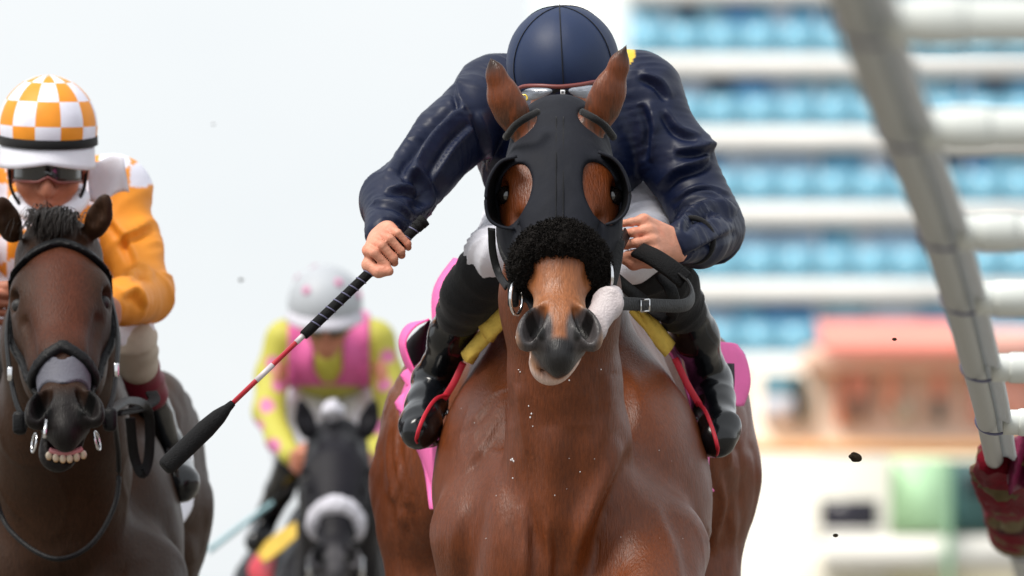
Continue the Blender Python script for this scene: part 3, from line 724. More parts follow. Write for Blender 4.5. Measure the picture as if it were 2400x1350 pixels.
armb = [(J1['shL'], J1['elL'], 1.0), (J1['elL'], J1['wrL'], 1.0), (J1['shR'], J1['elR'], 1.0), (J1['elR'], J1['wrR'], 1.0), (J1['chest'], J1['pelvis'], .6)]
jac = part_mesh('jacket', [P(840, 100, .5), P(1760, 630, 1.6)], .0048, jacket1, M['navy'], j1, navy_col,
    [dict(bones=armb, amp=.006, la=13, lp=4, twist=9, seed=3), dict(bones=armb, amp=.0035, la=60, lp=12, twist=-18, seed=8)], fold=FOLD1)
# chest yoke flap and sleeve elastic
g = [[P(1088 + 82 * a, 168 + 100 * b + 6 * math.sin(a * 5), .838 + .035 * (1 - a) ** 2 + .006 * math.sin(b * 4 + a * 3)) for a in np.linspace(0, 1, 9)] for b in np.linspace(0, 1, 9)]
sheet('chest_flap', g, .004, mat('navy yoke cloth', lin(22, 32, 70), .5, .4, bump=.8, bs=40), j1)
e0, e1_ = P(1622, 565, .56), P(1606, 570, .53)
ring('cuff_elastic', P(1622, 563, .575), S(54), .006, P(1640, 560, .64) - P(1590, 572, .51), M['suede'], j1)
# cap: smooth dome with gore seams
hc1 = P(1319, 146, .58); hup = unit((-.06, -.30, 1)); hfw = unit(A([0, -1., 0]) - hup * (A([0, -1., 0]) @ hup)); hrt = np.cross(hfw, hup); HR = [hrt, hfw, hup]
def dome(c, R, rs, cut, nu=48, nv=22, grow=None):
    V = []; 
    for i in range(nv + 1):
        a = i / nv * cut
        for j in range(nu):
            b = 2 * math.pi * j / nu; k = 1 - .006 * (abs(math.sin(b * 3)) < .12) * (i > 0)
            q = A([math.sin(a) * math.sin(b) * rs[0], math.sin(a) * math.cos(b) * rs[1], math.cos(a) * rs[2]]) * k; V.append(c + R[0] * q[0] + R[1] * q[1] + R[2] * q[2])
    Fc = [(i * nu + j, (i + 1) * nu + j, (i + 1) * nu + (j + 1) % nu, i * nu + (j + 1) % nu) for i in range(nv) for j in range(nu)]
    return A(V), np.array(Fc)[:, ::-1]
HS = (S(133, .58), S(158, .58), S(134, .58))
v, f = dome(hc1, HR, HS, 1.95); cap1 = mk('cap', v, f, M['navycap'], j1); sm = cap1.modifiers.new('s', 'SOLIDIFY'); sm.thickness = .006
for j in range(6):
    b = math.pi * j / 3 + .02; pts = []
    for i in range(17):
        a = i / 16 * 1.93; q = A([math.sin(a) * math.sin(b) * HS[0], math.sin(a) * math.cos(b) * HS[1], math.cos(a) * HS[2]]) * 1.004; pts.append(hc1 + HR[0] * q[0] + HR[1] * q[1] + HR[2] * q[2])
    tube('seam', pts, .0011, M['suede'], cap1, 1, 6, up=hrt)
# goggles under the cap edge
gl = [P(x, y, d) for x, y, d in ((1208, 222, .50), (1222, 204, .46), (1262, 201, .43), (1312, 203, .42), (1362, 198, .43), (1402, 192, .46), (1416, 208, .50))]
gg = root('x', (0, 0, 0)) if False else j1
gog = tube('goggle_rim', gl, .0042, M['brownrim'], j1, 6, 8)
for xs in (((1216, 228), (1226, 208), (1262, 205), (1300, 208), (1296, 218), (1262, 232), (1230, 238)), ((1326, 207), (1362, 203), (1398, 198), (1408, 212), (1396, 230), (1362, 232), (1334, 220))):
    pp = [P(x, y, .435 + abs(x - 1312) * .0004) for x, y in xs]; cc = sum(pp) / len(pp) + A([0, -.012, 0]); V = A(pp + [cc]); m_ = len(pp)
    o = mk('goggle_lens', V, [(i, (i + 1) % m_, m_) for i in range(m_)], M['lens'], gog, smooth=False); s_ = o.modifiers.new('s', 'SOLIDIFY'); s_.thickness = .003
    for i in range(2): s2 = o.modifiers.new('sub', 'SUBSURF') if i == 0 else None
tube('nose_bridge', [P(1296, 216, .43), P(1312, 210, .425), P(1330, 216, .43)], .004, M['suede'], gog)
boxo('logo_patch', P(1319, 216, .418), (S(11), .002, S(11)), M['whiteprint'], gog)
kp = P(1319, 216, .4165)
for dx, dz, sx, sz in ((-.0022, 0, .0012, .006), (.0006, .0012, .0035, .0012), (.0006, -.0012, .0035, .0012)): boxo('logo_letter', kp + A([dx, 0, dz]), (sx, .001, sz), M['black'], gog)
ring('gold_stud', P(1228, 230, .425), S(8), .0022, (-.3, -1, .2), M['gold'], gog)
# breeches
def breeches1(F):
    F.cone(P(1325, 330, 1.5), P(1325, 380, 1.3), .17, .15, .05)
    F.chain([P(1265, 410, 1.45), P(1205, 540, 1.0), P(1152, 596, .76)], [.095, .062, S(54)], .04)
    F.chain([P(1150, 590, .77), P(1164, 628, .80)], [S(56), S(54)], .03)
    F.chain([P(1425, 390, 1.45), P(1505, 515, 1.0), P(1508, 590, .78)], [.10, .080, S(68)], .04)
    F.chain([P(1508, 590, .78), P(1480, 615, .74)], [S(66), S(52)], .03)
part_mesh('breeches', [P(1090, 350, .7), P(1600, 680, 1.65)], .007, breeches1, M['white'], j1, None, [dict(bones=[(P(1165, 505, 1.0), P(1152, 640, .78)), (P(1505, 515, 1.0), P(1508, 640, .78))], amp=.011, la=34, lp=8, twist=8, seed=2)])
# gaiters and boots
for s, sock, boot, foot in (('L', [(1134, 640, .80), (1105, 690, .85), (1078, 735, .90)], [(1086, 715, .885), (1058, 790, .96), (1030, 862, 1.04), (1016, 895, 1.07)], [(1012, 895, 1.07), (1000, 950, 1.0), (985, 995, .93), (982, 1012, .90)]),
                          ('R', [(1520, 640, .80), (1566, 675, .85), (1600, 730, .90)], [(1592, 705, .885), (1632, 790, .96), (1655, 860, 1.04), (1664, 890, 1.07)], [(1668, 890, 1.07), (1676, 950, 1.0), (1684, 1005, .93), (1684, 1030, .90)])):
    sk = [P(*q) for q in sock]; bt = [P(*q) for q in boot]; ft = [P(*q) for q in foot]
    part_mesh('gaiter', sk, .006, lambda F: F.chain(sk, [S(72), S(70), S(60)], .02), M['suede'], j1, None, dict(bones=[(sk[0], sk[-1])], amp=.006, la=30, lp=8, seed=5))
    def bb(F):
        F.chain(bt, [S(59), S(54), S(43), S(44)], .02)
        F.chain(ft, [S(46), S(48), S(50), S(44)], .02)
        F.cone(ft[0], P(foot[0][0], foot[0][1] + 30, 1.13), S(44), S(40), .02)
        sl = unit(A([0, 1., -.35]))
        F.chain([ft[2] + A([0, .02, -.035]), ft[2] + A([0, .16, .0])], [S(40), S(36)], .01, 'u', (0, 0, 1), .35)
    bo = part_mesh('boot', bt + ft, .005, bb, M['patent'], j1, None, [dict(bones=[(bt[0], bt[-1], .6), (ft[0], ft[-1], 1.)], amp=.006, la=18, lp=6, twist=8, seed=7)], pad=.12)
    ring('boot_seam', bt[0] + (bt[1] - bt[0]) * .1, S(60), .0016, bt[1] - bt[0], M['leather'], bo)
    sg = -1 if s == 'L' else 1
    if s == 'L': rb = [(1050, 925, .95), (1022, 935, .90), (1000, 965, .865), (984, 1000, .84), (976, 1030, .85), (978, 1040, .90)]
    else: rb = [(1634, 942, .95), (1652, 962, .90), (1668, 1000, .865), (1680, 1040, .845), (1682, 1062, .87), (1676, 1070, .93)]
    strap('rubber_band', [P(*q) for q in rb], .008, .004, M['red'], bo, up=(sg * -.3, -1, .3))
# whip in his right hand
wh = root('whip', WB, 'black and red padded whip held out in the navy jockey\'s fist', 'whip')
def wp(t): return WT + (WB - WT) * t
tube('handle', [wp(0), wp(.02), wp(.035), wp(.2), wp(.44), wp(.455)], 1, M['rubber'], wh, 4, 14, radii=[.0125, .0125, .0105, .0100, .0105, .008])
tube('handle_cap', [wp(-.012), wp(.004)], .0135, M['rubber'], wh, 1, 14)
for i in range(14):
    t = .03 + i * .0295
    if not (.08 < t < .19): ring('grip_wrap', wp(t), .0108, .0014, (WB - WT) + A([.15, .1, -.1]) * 1, M['strapb'], wh, 16)
tube('shaft', [wp(.45), wp(.76)], .0052, M['whipred'], wh, 1, 12)
for a, b in ((.452, .49), (.58, .645)): tube('silver_band', [wp(a), wp(b)], .0058, M['whipwhite'], wh, 1, 12)
tube('padded_flap', [wp(.735), wp(.755), wp(.79), wp(.84), wp(.9), wp(.985), wp(1.0)], 1, M['rubber'], wh, 4, 14, radii=[.007, .009, .016, .0195, .0195, .0195, .014])

# reins in his left hand
strap('rein_grip', [P(1496, 586, .40), P(1530, 602, .37), P(1570, 628, .355), P(1606, 658, .36)], .040, .012, M['rubber'], h1, up=(.25, -1, .35))
strap('rein', [P(1596, 642, .36), P(1618, 670, .34), P(1621, 700, .30), P(1600, 716, .22), P(1540, 716, .10), P(1470, 712, -.02), P(1430, 712, -.10)], .026, .005, M['leather'], h1,
      up=A([(.7, -.4, .6), (1, -.3, .3), (1, -.5, 0), (.5, -1, -.1), (0, -1, 0), (0, -1, 0), (-.2, -1, 0)]))
bk = [P(x, y, .035) for x, y in ((1502, 704), (1522, 702), (1522, 729), (1502, 731))]
for i in range(4): tube('buckle', [bk[i] + A([0, -.008, 0]), bk[(i + 1) % 4] + A([0, -.008, 0])], .0016, M['steel'], h1, 1, 8)
strap('rein', [P(1545, 640, .42), P(1572, 680, .40), P(1580, 720, .42), P(1560, 745, .46), P(1500, 700, .50), P(1440, 650, .45)], .026, .005, M['leather'], h1, up=(.3, -1, .2))
strap('rein', [P(1470, 545, .42), P(1448, 590, .30), P(1438, 640, .05), P(1428, 680, -.10)], .022, .004, M['leather'], h1, up=(.5, -1, 0))

# ------------------------------------------------------------------ saddle, pads and saddle cloth of the leading horse
sd1 = root('saddle', (P(1330, 700, 1.2)[0], 1.2, .9), 'light black race saddle with yellow pads under the navy jockey', 'saddle')
def pad(name, a, b, wd, th, m, rt, n):
    F = SDF(np.minimum(a, b) - .1, np.maximum(a, b) + .1, .005); F.cone(a, b, wd, wd * .85, .01, 'u', n, th); v, f = F.mesh()
    return mk(name, wrinkle(v, f, [(a, b)], .006, 30, 8), f, m, rt)
def quadpad(name, c4, th, m, rt, bulge=.01, d=.0):
    a, b, c, e = [A(q) for q in c4]; g = []
    for i in np.linspace(0, 1, 9):
        row = []
        for j in np.linspace(0, 1, 9):
            q = (a * (1 - i) + b * i) * (1 - j) + (e * (1 - i) + c * i) * j; row.append(q + A([0, -1, .3]) * bulge * (math.sin(math.pi * i) * math.sin(math.pi * j)) ** .5 + A([0, -.003 * math.sin(i * 14 + j * 5), 0]))
        g.append(row)
    return sheet(name, g, th, m, rt)
quadpad('yellow_pad', [P(1200, 700, .86), P(1088, 832, .92), P(1100, 852, .88), P(1204, 738, .82)], .018, M['yellow'], sd1, .014)
quadpad('yellow_pad', [P(1182, 712, .84), P(1124, 764, .87), P(1150, 802, .83), P(1200, 748, .80)], .014, M['yellow'], sd1, .012)
quadpad('yellow_pad', [P(1476, 728, .84), P(1512, 728, .86), P(1574, 806, .92), P(1556, 834, .88)], .018, M['yellow'], sd1, .014)
F = SDF(P(1100, 800, .8), P(1560, 560, 1.7), .009); F.chain([P(1330, 640, .98), P(1330, 690, 1.2), P(1330, 660, 1.55)], [.06, .07, .09], .03, 'u', (1, 0, 0), 1.7); v, f = F.mesh(); mk('seat', v, f, M['leather'], sd1)
for a, b in (((1086, 850, .95), (1040, 935, .95)), ((1582, 840, .95), (1640, 950, .95))):
    strap('stirrup_strap', [P(*a), P((a[0] + b[0]) / 2, (a[1] + b[1]) / 2 + 6, .94), P(*b)], .014, .004, M['red'], sd1, up=(0, -1, 0))
for x, y in ((1000, 1030), (1672, 1052)):
    ring('stirrup_iron', P(x, y - 42, 1.0), S(56), .0045, (0, -1, .15), M['steel'], sd1, 28, 1.1)
sc1 = root('saddle_cloth', (P(1330, 900, 1.4)[0], 1.4, .9), 'pink saddle cloth with black number flapping beside the leading bay horse', 'saddle cloth')
def cloth(name, inner, outer, m, parent, amp=.012, fq=5., cols=12, n=6, th=.004):
    a = catmull([P(*q) for q in inner], n); b = catmull([P(*q) for q in outer], n); g = []
    if len(a) != len(b): b = np.stack([np.interp(np.linspace(0, 1, len(a)), np.linspace(0, 1, len(b)), b[:, k]) for k in range(3)], 1)
    for i in range(len(a)):
        row = []
        for j in range(cols + 1):
            t = j / cols; q = a[i] * (1 - t) + b[i] * t; s_ = i / len(a)
            row.append(q + A([amp * math.sin(s_ * fq * 6.28 + t * 3) * t, .5 * amp * math.cos(s_ * fq * 5 + t * 5), .2 * amp * math.sin(t * 9)]))
        g.append(row)
    return sheet(name, g, th, m, parent)
lp = cloth('cloth_panel', [(1130, 640, .98), (1085, 730, 1.0), (1050, 860, 1.02), (1035, 960, 1.05), (1030, 1080, 1.06), (1024, 1200, 1.10)],
      [(1062, 606, 1.55), (1026, 690, 1.55), (1000, 790, 1.6), (965, 880, 1.6), (948, 985, 1.55), (975, 1080, 1.45), (1016, 1195, 1.2)], M['pink'], sc1, .012, 2.2)
cloth('cloth_border', [(1006, 748, 1.5), (970, 768, 1.5), (950, 806, 1.5), (966, 858, 1.5), (990, 895, 1.5)], [(994, 752, 1.62), (956, 764, 1.6), (937, 806, 1.6), (952, 866, 1.6), (984, 908, 1.6)], M['pink'], lp, .003, 1, 4)
cloth('number_patch', [(1008, 750, 1.54), (998, 800, 1.55), (1000, 860, 1.55), (1000, 900, 1.54)], [(985, 770, 1.62), (955, 810, 1.63), (962, 860, 1.63), (990, 895, 1.62)], M['black'], lp, .003, 1, 5)
cloth('cloth_ruffle', [(990, 880, 1.52), (980, 930, 1.5), (975, 985, 1.48)], [(962, 862, 1.56), (942, 920, 1.56), (945, 1000, 1.5)], M['pink'], lp, .014, 2.0, 8)
rp_ = cloth('cloth_panel', [(1562, 815, .95), (1592, 870, .97), (1620, 960, 1.0), (1634, 1050, 1.03), (1648, 1130, 1.06), (1652, 1172, 1.08)],
      [(1590, 812, 1.05), (1612, 870, 1.1), (1640, 960, 1.12), (1655, 1050, 1.15), (1668, 1120, 1.15), (1672, 1152, 1.12)], M['pink'], sc1, .010, 1.6)
lo_ = cloth('cloth_corner', [(1640, 792, 1.40), (1660, 840, 1.42), (1690, 900, 1.45), (1716, 950, 1.48)], [(1726, 808, 1.55), (1752, 835, 1.56), (1754, 890, 1.56), (1738, 952, 1.55)], M['pink'], sc1, .006, 1.0, 8)
cloth('number_patch', [(1686, 850, 1.36), (1690, 890, 1.37), (1706, 934, 1.40)], [(1720, 852, 1.44), (1722, 890, 1.45), (1718, 938, 1.46)], M['black'], lo_, .001, .5, 4, th=.002)

# ------------------------------------------------------------------ second horse, at the left
def coat_dark(base, red, nose):
    def fn(v, rel, n):
        w_, u, vv = rel.T; near = (np.abs(w_) < .13) & (u > -.12) & (u < .68) & (vv > -.26)
        c = A(base) * (.75 + .5 * vnoise(v * 6))[:, None]
        c = mixc(c, red, near * smooth01(-np.abs(w_), -.09, -.02) * smooth01(u, .02, .12) * smooth01(-u, -.44, -.30) * .8)
        c = mixc(c, nose, near * smooth01(u, .47, .53)); aw = np.abs(w_)
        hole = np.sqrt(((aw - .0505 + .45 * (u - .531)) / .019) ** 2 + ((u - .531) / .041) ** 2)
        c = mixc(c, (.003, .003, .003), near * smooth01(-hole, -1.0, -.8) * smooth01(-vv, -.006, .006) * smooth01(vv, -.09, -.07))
        return np.clip(c, 0, 1)
    return fn
T2 = P(140, 1215, 2.50) - P(1335, 1130, .6)
f2 = Frame(P(136, 515, 1.80), (1, -.02, -.03), (.055, -.66, -.75), 1.0)
h2, H2, p2 = make_horse('horse', (P(140, 1000, 3)[0], 3.0, 0), 'dark brown horse baring its teeth at the left edge', T2, f2, coat_dark((.034, .0150, .0075), (.085, .022, .010), (.012, .010, .010)),
    [(P(28, 545, 1.86), P(14, 505, 1.84), P(2, 462, 1.82), S(31, 2), (-.3, .95, 0)), (P(222, 535, 1.86), P(236, 500, 1.84), P(250, 455, 1.82), S(31, 2), (.3, .95, 0))], 1.0, .022, .014, .006, None,
    [P(138, 610, 1.92), P(140, 800, 2.15), P(140, 1000, 2.32), P(140, 1100, 2.42)], [.095, .115, .13, .15], yaw=.085)
# forelock
def strands(name, n, rootfn, tipfn, r, m, parent, seed=1, seg=5):
    rng = np.random.RandomState(seed); V = []; Q = []
    for i in range(n):
        a = rootfn(rng); b, mid = tipfn(rng, a); k = len(V)
        for j in range(seg + 1):
            t = j / seg; c_ = a * (1 - t) ** 2 + 2 * mid * t * (1 - t) + b * t * t; rr = r * (1 - .85 * t)
            V += [c_ + A([rr, 0, 0]), c_ + A([-rr * .5, -rr * .87, 0]), c_ + A([-rr * .5, rr * .87, rr * .2])]
        for j in range(seg):
            for e in range(3): Q.append((k + j * 3 + e, k + j * 3 + (e + 1) % 3, k + j * 3 + 3 + (e + 1) % 3, k + j * 3 + 3 + e))
    return mk(name, A(V), np.array(Q), m, parent)
M['hair'] = mat('coarse dark horse hair', (.018, .012, .009), .5, .4, var=.4, vs=80)
def fl_root(r): return P(128 + r.normal(0, 24), 510 + r.normal(0, 9), 1.87 + r.rand() * .05)
def fl_tip(r, a): b = a + A([r.normal(0, .014) - .012, -.085 + r.normal(0, .02), -.030 + r.normal(0, .012)]); return b, (a + b) / 2 + A([r.normal(0, .006), -.01, .032])
strands('forelock', 900, fl_root, fl_tip, .0022, M['hair'], h2)
# bridle of the second horse
head_strap(H2, f2, 'browband', lambda w_, u, v: np.maximum(np.abs(u - .055 - np.abs(w_) * .35) - .014, -v - .17), .013, M['leather'], h2)
head_strap(H2, f2, 'noseband', lambda w_, u, v: np.maximum(np.abs(u - .375 - np.abs(w_) * .55) - .013, -v - .20), .013, M['leather'], h2)
for s in (-1, 1):
    head_strap(H2, f2, 'cheek_strap', lambda w_, u, v, s=s: np.maximum(np.maximum(np.abs(v + .11 - (u - .3) * .22) - .011, np.abs(u - .28) - .21), .03 - s * w_), .012, M['leather'], h2)
    strap('cheek_loop', [f2(s * .105, .10, -.12), f2(s * .118, .25, -.10), f2(s * .105, .42, -.10), f2(s * .08, .52, -.09)], .016, .005, M['leather'], h2, up=tuple(f2.W * s * 1.0 + f2.V * .4))
    c = f2(s * .066, .550, -.110); ring('bit_ring', c, .020, .0026, f2.W * s + f2.V * .3, M['steel'], h2)
    boxo('buckle', f2(s * .112, .38, -.075), (.012, .012, .03), M['steel'], h2, bev=.003)
    boxo('bit_guard', f2(s * .095, .50, -.10), (.03, .03, .05), M['leather'], h2, bev=.01)
tube('bit_shank', [P(108, 985, 1.42), P(104, 1026, 1.40)], .004, M['steel'], h2, 1, 10)
head_strap(H2, f2, 'nasal_strip', lambda w_, u, v: np.maximum(np.abs(u - .430 - .012 * np.cos(w_ * 70)) - .036, np.maximum(np.abs(w_) - .058, -v - .085)), .005, mat('grey nasal strip', lin(92, 92, 102), .6, .3, bump=.4, bs=200), h2)
# teeth and gum
gumP = [f2(x, .592 - 8 * x * x, -.100) for x in np.linspace(-.034, .034, 7)]
tube('gum', gumP, .006, M['gum'], h2, 3, 10)
for i, x in enumerate(np.linspace(-.036, .036, 6)):
    c = f2(x, .598 - 8 * x * x, -.112); v, f = uvsphere(c, 1, 12, 8, f2.R, (.0074, .007, .012)); r = f2.rel(v)
    t = smooth01(-r[:, 2], .110, .122)
    mk('tooth', v, f, M['teeth'], h2, col=mixc(np.tile(A(lin(214, 196, 176)), (len(v), 1)), lin(196, 140, 60), t))
tube('rein', [P(-20, 1010, 1.9), P(-5, 1180, 2.05), P(40, 1260, 2.0), P(130, 1310, 1.95), P(215, 1275, 2.0), P(270, 1180, 2.08), P(278, 1080, 2.1), P(268, 980, 1.75)], .0055, M['leather'], h2)
strap('rein', [P(255, 965, 1.60), P(300, 940, 1.9), P(345, 960, 2.1), P(350, 1060, 2.15), P(335, 1110, 2.15), P(315, 1070, 2.15), P(305, 980, 2.1)], .022, .005, M['leather'], h2, up=(0, -1, .1))
strap('rein', [P(270, 970, 1.75), P(320, 960, 2.05), P(360, 940, 2.2), P(355, 920, 2.25)], .026, .008, M['rubber'], h2, up=(0, -.6, .8))

# ---- second jockey in orange and white checks
J2 = dict(pelvis=P(130, 470, 3.40), waist=P(125, 500, 3.15), chest=P(118, 480, 2.85), neck=P(114, 460, 2.60), head=P(112, 388, 2.47),
          shL=P(-45, 455, 2.80), elL=P(-130, 700, 2.70), wrL=P(-50, 740, 2.35), shR=P(265, 450, 2.80), elR=P(355, 695, 2.70), wrR=P(262, 735, 2.35),
          knL=P(-60, 800, 2.70), anL=P(-150, 1060, 3.0), toL=P(-160, 1130, 2.9), knR=P(310, 815, 2.70), anR=P(402, 1060, 3.0), toR=P(420, 1125, 2.88))
j2 = root('jockey', (J2['pelvis'][0], 3.1, 0), 'jockey in orange and white checked cap behind dark brown horse', 'jockey')
body_mesh(J2, j2, [(J2['wrR'] + A([0, -.02, 0]), J2['wrR'] + A([-.05, -.09, .01]), (0, -.3, 1), (.9, -.4, 0), (-.4, -.9, 0)), (J2['wrL'] + A([0, -.02, 0]), J2['wrL'] + A([.05, -.09, .01]), (0, -.3, 1), (-.9, -.4, 0), (.4, -.9, 0))],
          ((0.02, -.92, -.30), (0, -.30, .92)), lin(172, 108, 84), fine=.004, headfine=.004)
ORA, WHI = A(lin(238, 150, 42)), A(lin(232, 232, 246))
def check_col(v, n):
    q = pix(v); k = (np.floor((q[:, 0] - 16) / 72) + np.floor((q[:, 1] + .35 * q[:, 0] - 60) / 62)).astype(int) % 2
    c = np.where((k == 0)[:, None], ORA, WHI)
    arm = (q[:, 0] - 262) + (q[:, 1] - 470) * .55 > 0
    arm2 = (q[:, 0] < -20)
    c = np.where((arm & (q[:, 1] > 440) & (q[:, 0] > 235) | arm2)[:, None], ORA, c)
    return c
def jacket2(F):
    px = lambda n: S(n, 2.8)
    F.chain([P(-40, 460, 2.85), P(262, 455, 2.85)], [px(90), px(92)], .05); F.ell(P(115, 560, 2.95), (px(180), .26, px(170)), None, .05)
    F.cone(P(120, 520, 3.0), P(130, 480, 3.4), .16, .14, .05)
    F.chain([P(262, 455, 2.82), P(310, 580, 2.78), P(338, 690, 2.70), P(290, 708, 2.45), P(240, 715, 2.35)], [px(82), px(66), px(64), px(48), px(40)], .03)
    F.chain([P(-45, 455, 2.82), P(-90, 580, 2.78), P(-130, 690, 2.70), P(-50, 730, 2.38)], [px(82), px(66), px(64), px(40)], .03)
    F.chain([P(60, 455, 2.60), P(118, 490, 2.58), P(175, 455, 2.60)], [.03, .035, .03], .03)
ab2 = [(J2['shR'], J2['elR']), (J2['elR'], J2['wrR']), (J2['chest'], J2['pelvis'], .6), (J2['shL'], J2['elL'])]
part_mesh('jacket', [P(-210, 360, 2.3), P(420, 780, 3.5)], .007, jacket2, M['silk'], j2, check_col, [dict(bones=ab2, amp=.011, la=18, lp=6, twist=8, seed=12)],
    fold=[([(270, 570), (310, 545), (350, 520)], .014, 12), ([(300, 650), (330, 630), (360, 650)], .016, 12), ([(285, 690), (320, 680), (345, 720)], .014, 11), ([(255, 500), (300, 560), (330, 620)], .012, 14)])
g = [[P(200 + 90 * a + 12 * b, 372 + 20 * b + 80 * b * (1 - .25 * a) + 8 * math.sin(a * 6), 2.58 + .02 * math.sin(a * 4 + b * 3)) for a in np.linspace(0, 1, 9)] for b in np.linspace(0, 1, 9)]
sheet('collar_flap', g, .004, M['white'], j2)
tube('collar', [P(40, 470, 2.50), P(70, 495, 2.45), P(118, 505, 2.43), P(165, 490, 2.45), P(190, 460, 2.50)], .022, M['white'], j2)
# checked cap
hc2 = P(112, 298, 2.47); up2 = unit((.02, -.12, 1)); fw2 = unit(A([.05, -1., 0]) - up2 * (A([.05, -1., 0]) @ up2)); R2 = [np.cross(fw2, up2), fw2, up2]; HS2 = (S(117, 2.47), S(140, 2.47), S(122, 2.47))
v, f = dome(hc2, R2, HS2, 1.95, 48, 27); cap2 = mk('cap', v, f, mat('orange cap cloth', tuple(ORA), .5, .35, bump=.15, bs=400), j2)
cap2.data.materials.append(mat('white cap cloth', tuple(WHI), .5, .35, bump=.15, bs=400))
for i, pl in enumerate(cap2.data.polygons):
    r_, c_ = divmod(i, 48); pl.material_index = (r_ // 7 + (c_ + 2) // 4) % 2
cap2.modifiers.new('s', 'SOLIDIFY').thickness = .006
def onhead(c, R, rs, a, b, k=1.0):
    q = A([math.sin(a) * math.sin(b) * rs[0], math.sin(a) * math.cos(b) * rs[1], math.cos(a) * rs[2]]) * k; return c + R[0] * q[0] + R[1] * q[1] + R[2] * q[2]
strap('goggle_band', [onhead(hc2, R2, HS2, 1.80 + .06 * math.cos(b), b, 1.02) for b in np.linspace(-1.9, 1.9, 15)], .020, .004, M['suede'], cap2, up=A([unit(onhead(hc2, R2, HS2, 1.5, b) - hc2) for b in np.linspace(-1.9, 1.9, 15)]), n=3)
# peak
g = [[onhead(hc2, R2, HS2, 1.90 + .05 * math.cos(b * 1.0), b, 1.0 + t * .09 * max(math.cos(b), 0) ** .5) + up2 * (-.030 * t - .02 * t * abs(math.sin(b))) for b in np.linspace(-1.35, 1.35, 19)] for t in np.linspace(0, 1, 5)]
sheet('peak', g, .005, M['white'], cap2)
# goggles and chin strap
g = []
for z in np.linspace(-.036, .016, 7): g.append([J2['head'] + R2[0] * .078 * math.sin(b) + R2[1] * (.112 * math.cos(b) + .002) + R2[2] * (z + .005 + (.012 * math.exp(-(b / .16) ** 2) if z < -.01 else 0)) for b in np.linspace(-1.25, 1.25, 21)])
gg2 = sheet('goggles', g, .004, M['darklens'], j2)
for k in (0, 6): tube('goggle_rim', g[k], .0035, M['brownrim'] if k == 0 else M['lens'], gg2, 1, 8)
for s in (-1, 1): tube('chin_strap', [J2['head'] + R2[0] * .086 * s + R2[2] * .02, J2['head'] + R2[0] * .076 * s + R2[1] * .02 + R2[2] * -.06, J2['head'] + R2[0] * .02 * s + R2[1] * .045 + R2[2] * -.128], .004, M['suede'], j2)
def leg2(name, pts, rs, m, y, **k):
    q = [P(*a) for a in pts]; return part_mesh(name, q, .007, lambda F: F.chain(q, [S(r, y) for r in rs], .02), m, j2, None, dict(bones=[(q[0], q[-1])], amp=.006, la=28, lp=8, seed=4), **k)
leg2('breeches', [(130, 470, 3.4), (215, 640, 2.95), (290, 760, 2.72), (305, 790, 2.70)], [140, 105, 62, 58], M['white'], 2.8)
leg2('knee_patch', [(312, 800, 2.70), (322, 850, 2.74)], [58, 50], mat('beige knee cloth', lin(188, 176, 160), .7, .3, bump=.3), 2.8)
leg2('boot_cuff', [(330, 872, 2.78), (348, 920, 2.83)], [48, 46], mat('maroon boot cuff', lin(112, 26, 44), .5, .4), 2.8)
leg2('boot', [(352, 935, 2.85), (385, 1040, 2.98), (404, 1092, 3.0), (420, 1132, 2.84)], [44, 42, 48, 48], M['patent'], 2.8)
leg2('breeches', [(110, 470, 3.4), (20, 640, 2.95), (-55, 770, 2.72)], [140, 105, 62], M['white'], 2.8)
leg2('boot', [(-60, 800, 2.72), (-110, 930, 2.85), (-150, 1070, 2.98), (-165, 1130, 2.86)], [56, 46, 42, 40], M['patent'], 2.8)
s2 = root('saddle_cloth', (P(250, 900, 3.4)[0], 3.3, .9), 'white saddle cloth under orange jockey\'s boot on dark brown horse', 'saddle cloth')
cloth('cloth_panel', [(345, 960, 3.0), (370, 1050, 3.05), (392, 1150, 3.1), (412, 1255, 3.1)], [(385, 960, 3.5), (420, 1050, 3.5), (445, 1170, 3.5), (418, 1250, 3.2)], M['white'], s2, .008, 1.2)
cloth('girth_cover', [(318, 900, 2.95), (325, 960, 2.97), (345, 1040, 3.0)], [(350, 930, 3.0), (352, 980, 3.02), (356, 1050, 3.05)], mat('pale pink girth', lin(214, 140, 150), .7, .3), s2, .003, 1)
ring('stirrup_iron', P(404, 1075, 2.95), S(44, 3), .006, (.3, -1, .1), M['steel'], s2)

# ------------------------------------------------------------------ third horse and jockey, far behind
T3 = P(800, 1490, 13.0) - P(1335, 1130, .6)
f3 = Frame(P(790, 985, 12.35), (1, 0, 0), (0.0, -.62, -.78), 1.02)
h3, H3, p3 = make_horse('horse', (P(800, 1000, 13.5)[0], 13.5, 0), 'black horse with white noseband trailing behind the other two', T3, f3, coat_dark((.011, .010, .013), (.010, .009, .014), (.06, .057, .063)),
    [(P(722, 1010, 12.4), P(712, 975, 12.4), P(704, 935, 12.38), S(26, 12.4), (-.3, .95, 0)), (P(858, 1010, 12.4), P(868, 975, 12.4), P(878, 935, 12.38), S(26, 12.4), (.3, .95, 0))], 1.02, 0.0, .020, .009, None,
    [P(790, 1050, 12.5), P(795, 1200, 12.75), P(800, 1380, 12.95)], [.10, .12, .14])
fleece('sheepskin_noseband', f3, h3, M['wfleece'], .345, .070, -.060, .058, .027, 0, .007, a0=-.2, amp=.008)
for s in (-1, 1):
    head_strap(H3, f3, 'cheek_strap', lambda w_, u, v, s=s: np.maximum(np.maximum(np.abs(v + .12) - .014, np.abs(u - .30) - .2), .03 - s * w_), .014, M['leather'], h3)
    ring('bit_ring', f3(s * .08, .52, -.10), .035, .006, f3.W, M['steel'], h3)
